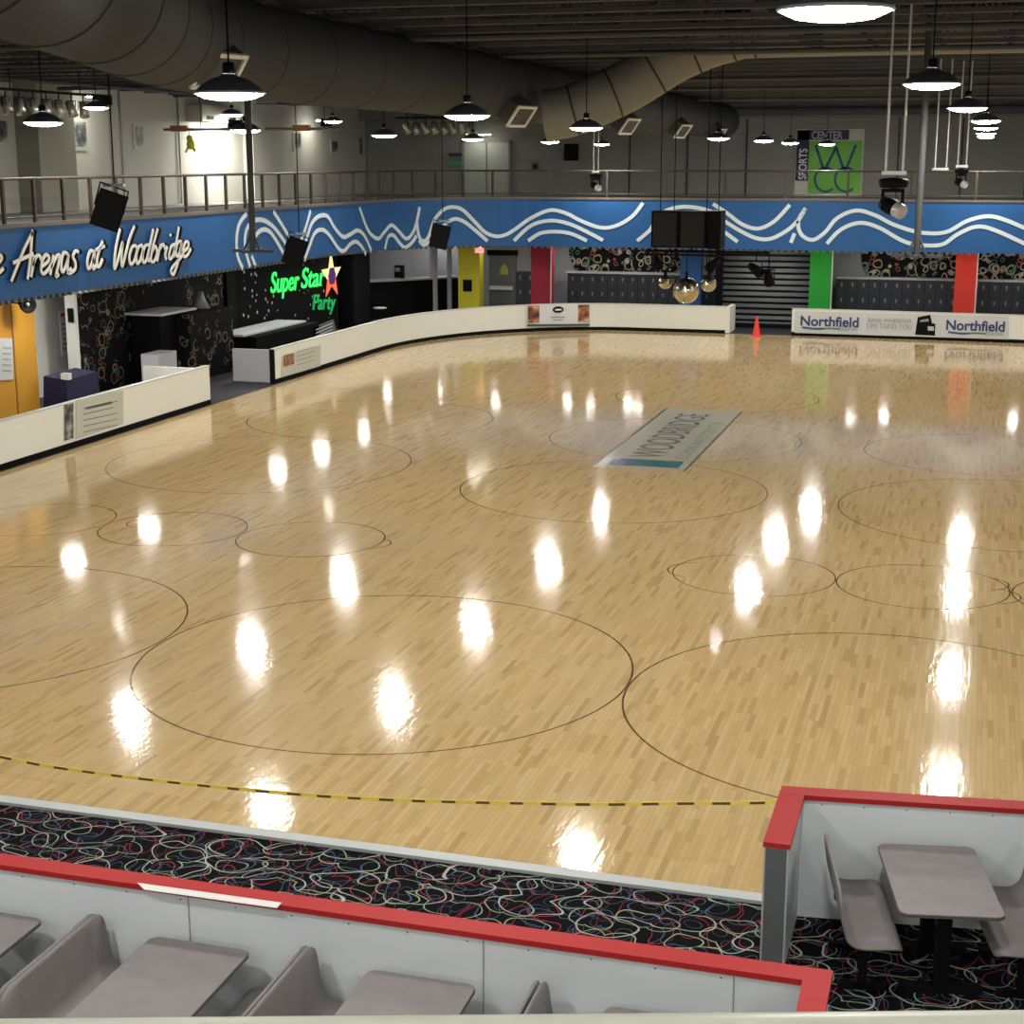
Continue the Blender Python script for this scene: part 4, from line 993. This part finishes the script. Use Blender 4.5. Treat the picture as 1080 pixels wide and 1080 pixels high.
# central cluster: speaker boxes, truss bars, mirror balls
t = thing('centre_speaker_cluster', 'big black box of hanging speakers over the rink centre', 'speaker', (-6.05, 33.5, 4.15))
for x0, x1 in ((-6.73, -6.15), (-6.13, -5.56)): 
    o = B().box(x0, x1, 33.2, 33.9, 4.17, 4.93).build('cabinet', BLACK, t); B().box(x0 + .04, x1 - .04, 33.18, 33.2, 4.2, 4.9).build('grille', mat('grille_black', (.006, .006, .006), .8), o)
B().box(-5.54, -5.26, 33.25, 33.9, 4.15, 4.94).build('side_cabinet', BLACK, t)
for x in (-6.6, -6.3, -5.6, -5.35): B().tube([(x, 33.5, 4.93), (x, 33.5, 8.0)], .012, 6).build('suspension_cable', DARK, t)
b = B(); b.tube([(-6.9, 33.5, 4.08), (-4.25, 33.5, 4.08)], .03, 8); b.tube([(-6.9, 33.2, 4.02), (-5.2, 33.2, 4.02)], .02, 8)
for x in (-6.7, -5.9, -5.3): b.tube([(x, 33.5, 4.172), (x, 33.5, 4.05)], .02, 6)
b.build('truss_bar', DARK, t)
for (x, z, r, lab) in ((-6.0, 3.25, .28, 'large mirror ball under the centre speakers'), (-6.46, 3.42, .15, 'small mirror ball left of the large one'), (-5.52, 3.40, .17, 'small mirror ball right of the large one')):
    m_ = thing('mirror_ball', lab, 'mirror ball', (x, 33.5, z - r))
    rows = max(8, int(r * 60)); bb = B()
    for i in range(rows):
        a0 = PI * i / rows; a1_ = PI * (i + 1) / rows; ra, rb = r * math.sin(a0), r * math.sin(a1_); za, zb = -r * math.cos(a0), -r * math.cos(a1_)
        n = max(6, int(2 * PI * max(ra, rb) / (PI * r / rows)))
        for k in range(n):
            p0, p1 = 2 * PI * k / n, 2 * PI * (k + .94) / n
            bb.add([(x + ra * math.cos(p0), 33.5 + ra * math.sin(p0), z + za), (x + ra * math.cos(p1), 33.5 + ra * math.sin(p1), z + za), (x + rb * math.cos(p1), 33.5 + rb * math.sin(p1), z + zb), (x + rb * math.cos(p0), 33.5 + rb * math.sin(p0), z + zb)], [(0, 1, 2, 3)])
    bb.build('tile_ball', mat('mirror_tile', (.72, .68, .55), .15, metal=1), m_)
    b = B(); b.tube([(x, 33.5, z + r * .98), (x, 33.5, 4.05)], .01, 6); b.lathe((x, 33.5, z + r), [(.04, 0), (.04, .1), (.01, .12)], 10); b.build('motor_rod', DARK, m_)
for (x, z, lab) in ((-5.45, 3.8, 'black spotlight below the centre speakers, right side'), (-6.65, 3.85, 'black spotlight below the centre speakers, left side'), (-4.52, 3.72, 'black moving light hanging right of the centre speakers'), (-4.25, 3.55, 'black spotlight angled down beside the moving light')):
    m_ = thing('spotlight', lab, 'stage light', (x, 33.5, z - .15))
    B().lathe((x, 33.5, z), [(.001, -.2), (.08, -.18), (.1, 0), (.12, .15), (.09, .15), (.001, .1)], 16, (random.uniform(-1, 1), -.4, -.6)).build('can', BLACK, m_)
    b = B(); b.tube([(x - .12, 33.5, z), (x - .12, 33.5, z + .18), (x + .12, 33.5, z + .18), (x + .12, 33.5, z)], .014, 6); b.tube([(x, 33.5, z + .18), (x, 33.5, 4.06)], .014, 6); b.build('yoke', DARK, m_)

# trapeze with moving heads
def trapeze(px0, px1, py_bar, Y, head, label, ztop=8.0, hl=None):
    p0, p1 = ony(px0, py_bar, Y), ony(px1, py_bar, Y); z = p0.z; e = (p1.x - p0.x) * .22
    t = thing('light_trapeze', label, 'light bar', ((p0.x + p1.x) / 2, Y, z))
    for x in (p0.x, p1.x): B().tube([(x, Y, z), (x, Y, ztop)], .018, 6).build('rod', TRUSSM, t)
    B().box(p0.x - e, p1.x + e, Y - .04, Y + .04, z - .03, z + .02).build('cross_bar', TRUSSM, t)
    if head:
        cx = (p0.x + p1.x) / 2; s = head
        m_ = thing('moving_head_light', hl, 'stage light', (cx, Y, z - .8 * s))
        B().lathe((cx, Y, z - .06), [(.001, 0), (.26 * s, -.02), (.30 * s, -.08 * s), (.26 * s, -.2 * s), (.001, -.22 * s)], 20).build('base', DARK, m_)
        b = B(); zz = z - .06 - .22 * s
        b.box(cx - .22 * s, cx + .22 * s, Y - .07 * s, Y + .07 * s, zz - .07 * s, zz); b.box(cx - .22 * s, cx - .16 * s, Y - .06 * s, Y + .06 * s, zz - .42 * s, zz - .05 * s); b.box(cx + .16 * s, cx + .22 * s, Y - .06 * s, Y + .06 * s, zz - .42 * s, zz - .05 * s)
        b.build('yoke', BLACK, m_)
        c0 = Vector((cx, Y, zz - .36 * s)); ax = Vector((.75, -.55, -.35))
        B().lathe(c0, [(.001, -.26 * s), (.14 * s, -.24 * s), (.17 * s, -.05 * s), (.15 * s, .1 * s)], 20, ax).build('head', BLACK, m_)
        B().lathe(c0, [(.15 * s, .1 * s), (.145 * s, .27 * s), (.13 * s, .29 * s), (.12 * s, .27 * s), (.001, .22 * s)], 20, ax).build('lens_barrel', mat('head_silver', (.55, .55, .55), .35, metal=.3), m_)
trapeze(934, 952, 182, 22, .68, 'pair of silver rods with a cross bar holding the nearer moving head', hl='black and silver moving head light, the larger one at right')
trapeze(986, 998, 178, 34, 0, 'empty trapeze of two thin silver rods at the right')
trapeze(1010, 1019, 175, 35, .5, 'two short silver rods holding the small moving head at the far right', hl='small moving head light hanging left of the lamp row on the right')
trapeze(626, 631, 181, 50, .7, 'thin rods holding the small moving head over the middle', hl='small moving head light in front of the upper far rail')

# ================================================================== NEAR BOOTHS
def round_poly(x0, x1, y0, y1, z, r, k=5):
    P = []
    for (cx, cy, a0) in ((x1 - r, y1 - r, 0), (x0 + r, y1 - r, 90), (x0 + r, y0 + r, 180), (x1 - r, y0 + r, 270)):
        for j in range(k + 1):
            a = math.radians(a0 + 90 * j / k); P.append((cx + r * math.cos(a), cy + r * math.sin(a), z))
    return P
def make_table(x0, x1, y0, y1, label):
    cx = (x0 + x1) / 2; cy = (y0 + y1) / 2
    t = thing('booth_table', label, 'table', (cx, cy, 0), 'booth tables')
    B().prism(round_poly(x0, x1, y0, y1, .722, .07), (0, 0, .028)).build('tabletop', LAM, t)
    B().prism(round_poly(x0 - .004, x1 + .004, y0 - .004, y1 + .004, .724, .07), (0, 0, .02)).build('edge_band', LAMEDGE, t)
    b = B(); b.box(cx - .05, cx + .05, cy - .35, cy - .25, .04, .70); b.box(cx - .05, cx + .05, cy + .25, cy + .35, .04, .70); b.box(cx - .25, cx + .25, cy - .42, cy + .42, .69, .722); b.build('pedestal', DARK, t)
    B().box(cx - .3, cx + .3, cy - .35, cy - .25, 0, .05).build('foot', DARK, t); B().box(cx - .3, cx + .3, cy + .25, cy + .35, 0, .05).build('foot', DARK, t)
    return t
def make_bench(xb, y0, y1, sgn, label):
    """moulded bench shell; back at xb leaning away, seat toward sgn"""
    prof = [(.47, .395), (.45, .425), (.40, .448), (.20, .44), (.12, .455), (.07, .50), (.045, .57), (.02, .72), (0, .88)]
    S = spline([(a, 0, c_) for a, c_ in prof], 4)
    t = thing('booth_bench', label, 'bench', (xb + sgn * .22, (y0 + y1) / 2, 0), 'booth benches')
    s_tot = [0]
    for i in range(1, len(S)): s_tot.append(s_tot[-1] + (S[i] - S[i - 1]).length)
    T = s_tot[-1]; vs = []; fs = []; n = len(S); th = .018; r = .12; nv = 7
    for i, q in enumerate(S):
        d = min(s_tot[i], T - s_tot[i]); ins = 0 if d >= r else r - math.sqrt(max(0, r * r - (r - d) ** 2))
        tn = (S[min(i + 1, n - 1)] - S[max(i - 1, 0)]).normalized(); nm = Vector((tn.z, 0, -tn.x))
        for side in (0, 1):
            for j in range(nv):
                y = y0 + ins + (y1 - y0 - 2 * ins) * j / (nv - 1); p = q + nm * (th * (side - .5)); vs.append((xb + sgn * p.x, y, p.z))
    W = 2 * nv
    for i in range(n - 1):
        for j in range(nv - 1):
            a = i * W + j; fs.append((a, a + 1, a + W + 1, a + W)); a += nv; fs.append((a, a + W, a + W + 1, a + 1))
        a = i * W; fs.append((a, a + W, a + W + nv, a + nv)); a = i * W + nv - 1; fs.append((a, a + nv, a + W + nv, a + W))
    for i in (0, n - 1):
        for j in range(nv - 1): a = i * W + j; fs.append((a, a + 1, a + 1 + nv, a + nv))
    B().add(vs, fs, True).build('bench_shell', LAM, t)
    for y in (y0 + .25, y1 - .25):
        b = B(); xa = xb + sgn * .22; b.box(xa - .03, xa + .03, y - .03, y + .03, .02, .43); b.box(xa - .18, xa + .18, y - .03, y + .03, 0, .04); b.box(xa - .15, xa + .15, y - .03, y + .03, .405, .43)
        b.build('frame', DARK, t)
    return t
names = ['fourth from the right', 'third from the right', 'second from the right', 'rightmost']
for i, xc in enumerate((-6.44, -4.83, -3.22, -1.6)):
    make_table(xc - .375, xc + .375, 7.6, 8.82, 'grey laminate booth table in the front row, %s' % names[i])
    make_bench(xc - .79, 7.62, 8.86, 1, 'grey moulded bench on the left of the front row table, %s' % names[i])
    make_bench(xc + .79, 7.62, 8.86, -1, 'grey moulded bench on the right of the front row table, %s' % names[i])
PIV = Vector((-1.2, 11.98, 0)); ANG = math.radians(11.5)
def swing(o):
    d = o.location - PIV; c_, s_ = math.cos(ANG), math.sin(ANG)
    o.location = (PIV.x + d.x * c_ - d.y * s_, PIV.y + d.x * s_ + d.y * c_, o.location.z); o.rotation_euler[2] += ANG
swing(make_table(-.54, .20, 10.46, 11.64, 'grey laminate booth table inside the right-hand red-capped enclosure'))
swing(make_bench(-.96, 10.49, 11.61, 1, 'grey moulded bench on the left inside the right-hand enclosure'))
swing(make_bench(.63, 10.47, 11.59, -1, 'grey moulded bench on the right inside the right-hand enclosure'))
swing(make_table(1.06, 1.8, 10.42, 11.60, 'grey laminate booth table beyond the right edge, in the right-hand enclosure'))

# low walls with red caps
def low_wall(label, segs, caps, m=BOARDG):
    t = thing('booth_partition', label, 'partition', (segs[0][0], segs[0][2], 0))
    for s_ in segs: B().box(*s_).build('panel', m, t)
    for c_ in caps: B().box(*c_).build('red_cap', REDCAP, t)
    return t
lw = low_wall('long white partition with red cap behind the front booth row',
    [(-12.0, -.74, 8.97, 9.07, 0, 1.02), (-.74, -.62, 8.0, 9.07, 0, 1.02)], [(-12.0, -.76, 8.93, 9.10, 1.02, 1.06), (-.77, -.60, 7.9, 9.10, 1.021, 1.061)])
for x in (-7.2, -5.0, -2.85, -1.2): B().box(x, x + .006, 8.962, 8.972, 0, 1.02).build('panel_seam', GREYT, lw)
b = B(); x = -8.0
while x < -.9: b.lathe((x, 8.97, .97), [(.001, .005), (.005, .003), (.006, 0)], 8, (0, -1, 0)); x += .42
b.build('screws', DARK, lw)['kind'] = 'stuff'
tp = B().prism([tuple(onz(145, 931.5, 1.062)), tuple(onz(297, 952.5, 1.062)), tuple(onz(292, 958, 1.062)), tuple(onz(152, 938.5, 1.062))], (0, 0, .004)); tp.build('white_tape_strip', mat('white_tape', (.72, .70, .70), .4), lw)
rw = low_wall('white L-shaped partition with red cap around the right-hand booths',
    [(-1.25, -1.09, 10.9, 11.88, 0, 1.02)], [(-1.27, -1.07, 10.87, 11.90, 1.02, 1.06)])
WA = math.radians(7); RWm = Matrix.Rotation(WA, 3, 'Z'); WC_ = Vector((-1.24, 11.90, 0))
def wq(x, y, z): return WC_ + RWm @ Vector((x, y, z))
B().obox(wq(3.4, 0, .51), (6.8, .12, 1.02), RWm).build('panel', BOARDG, rw); B().obox(wq(3.40, 0, 1.0405), (6.84, .17, .041), RWm).build('red_cap', REDCAP, rw)
B().box(-1.255, -1.085, 10.86, 10.9, 0, 1.02).build('end_post', mat('dark_grey_post', (.10, .11, .12), .5), rw)
B().box(-1.262, -1.248, 10.855, 10.87, 0, 1.02).build('edge_trim', TRUSSM, rw); B().box(-1.092, -1.078, 10.855, 10.87, 0, 1.02).build('edge_trim', TRUSSM, rw)
b = B(); x = -.95
while x < 5.5: b.lathe(wq(x + 1.25, -.06, .98), [(.001, .005), (.005, .003), (.006, 0)], 8, (0, -1, 0)); x += .33
b.build('screws', DARK, rw)['kind'] = 'stuff'

# caution tape
tp = [ony(*q_, 12.16) for q_ in [(0, 798), (100, 815), (250, 832), (400, 843), (600, 848), (700, 847.5), (825, 845)]]
a = tp[0]; pre = [Vector((-13.2, 12.16, .95)), Vector((-11.0, 12.16, .64))]
S = spline(pre + tp + [Vector((-1.24, 12.02, 1.045))], 10)
t = thing('caution_tape', 'yellow and black caution tape sagging across the rink edge', 'tape', (-6, 12.16, .35))
B().ribbon(S, .036, (0, -1, 0), .003).build('tape', TAPE, t)
acc = 0; k = 0; cur = []
b = B(); nextd = .12
L_ = 0
dense = []
for i in range(len(S) - 1):
    for j in range(6): dense.append(S[i].lerp(S[i + 1], j / 6))
i = 0; run = 0; seg = []
for i in range(1, len(dense)):
    run += (dense[i] - dense[i - 1]).length
    if (run % .30) < .155: seg.append(dense[i])
    else:
        if len(seg) > 1: B().ribbon([q_ + Vector((0, -.004, 0)) for q_ in seg], .022, (0, -1, 0), .002).build('caution_print', mat('tape_black', (.12, .08, .03), .5), t)
        seg = []

# ================================================================== HANDRAIL AT THE CAMERA, NEAR DECK
struct('trim_50', B().box(-12, 8.9, -3.9, .25, 4.35, 4.55), SL)
h = thing('hand_rail', 'pale metal handrail along the bottom edge of the view', 'railing', (0, .8, 4.55))
pa = onz(-400, 1082, 5.5); pb = onz(1500, 1066, 5.5); dirr = (pb - pa).normalized(); dn = Vector((0, 0, -.034))
B().tube([pa + dn, pb + dn], .032, 16).build('top_rail', mat('pale_rail', (.62, .62, .56), .35), h)
for p in (pa, pb): B().tube([p + Vector((0, 0, -.04)), Vector((p.x, p.y, 5.0)), Vector((p.x, .1, 4.6))], .025, 10).build('post', mat('pale_rail', (.62, .62, .56), .35), h)
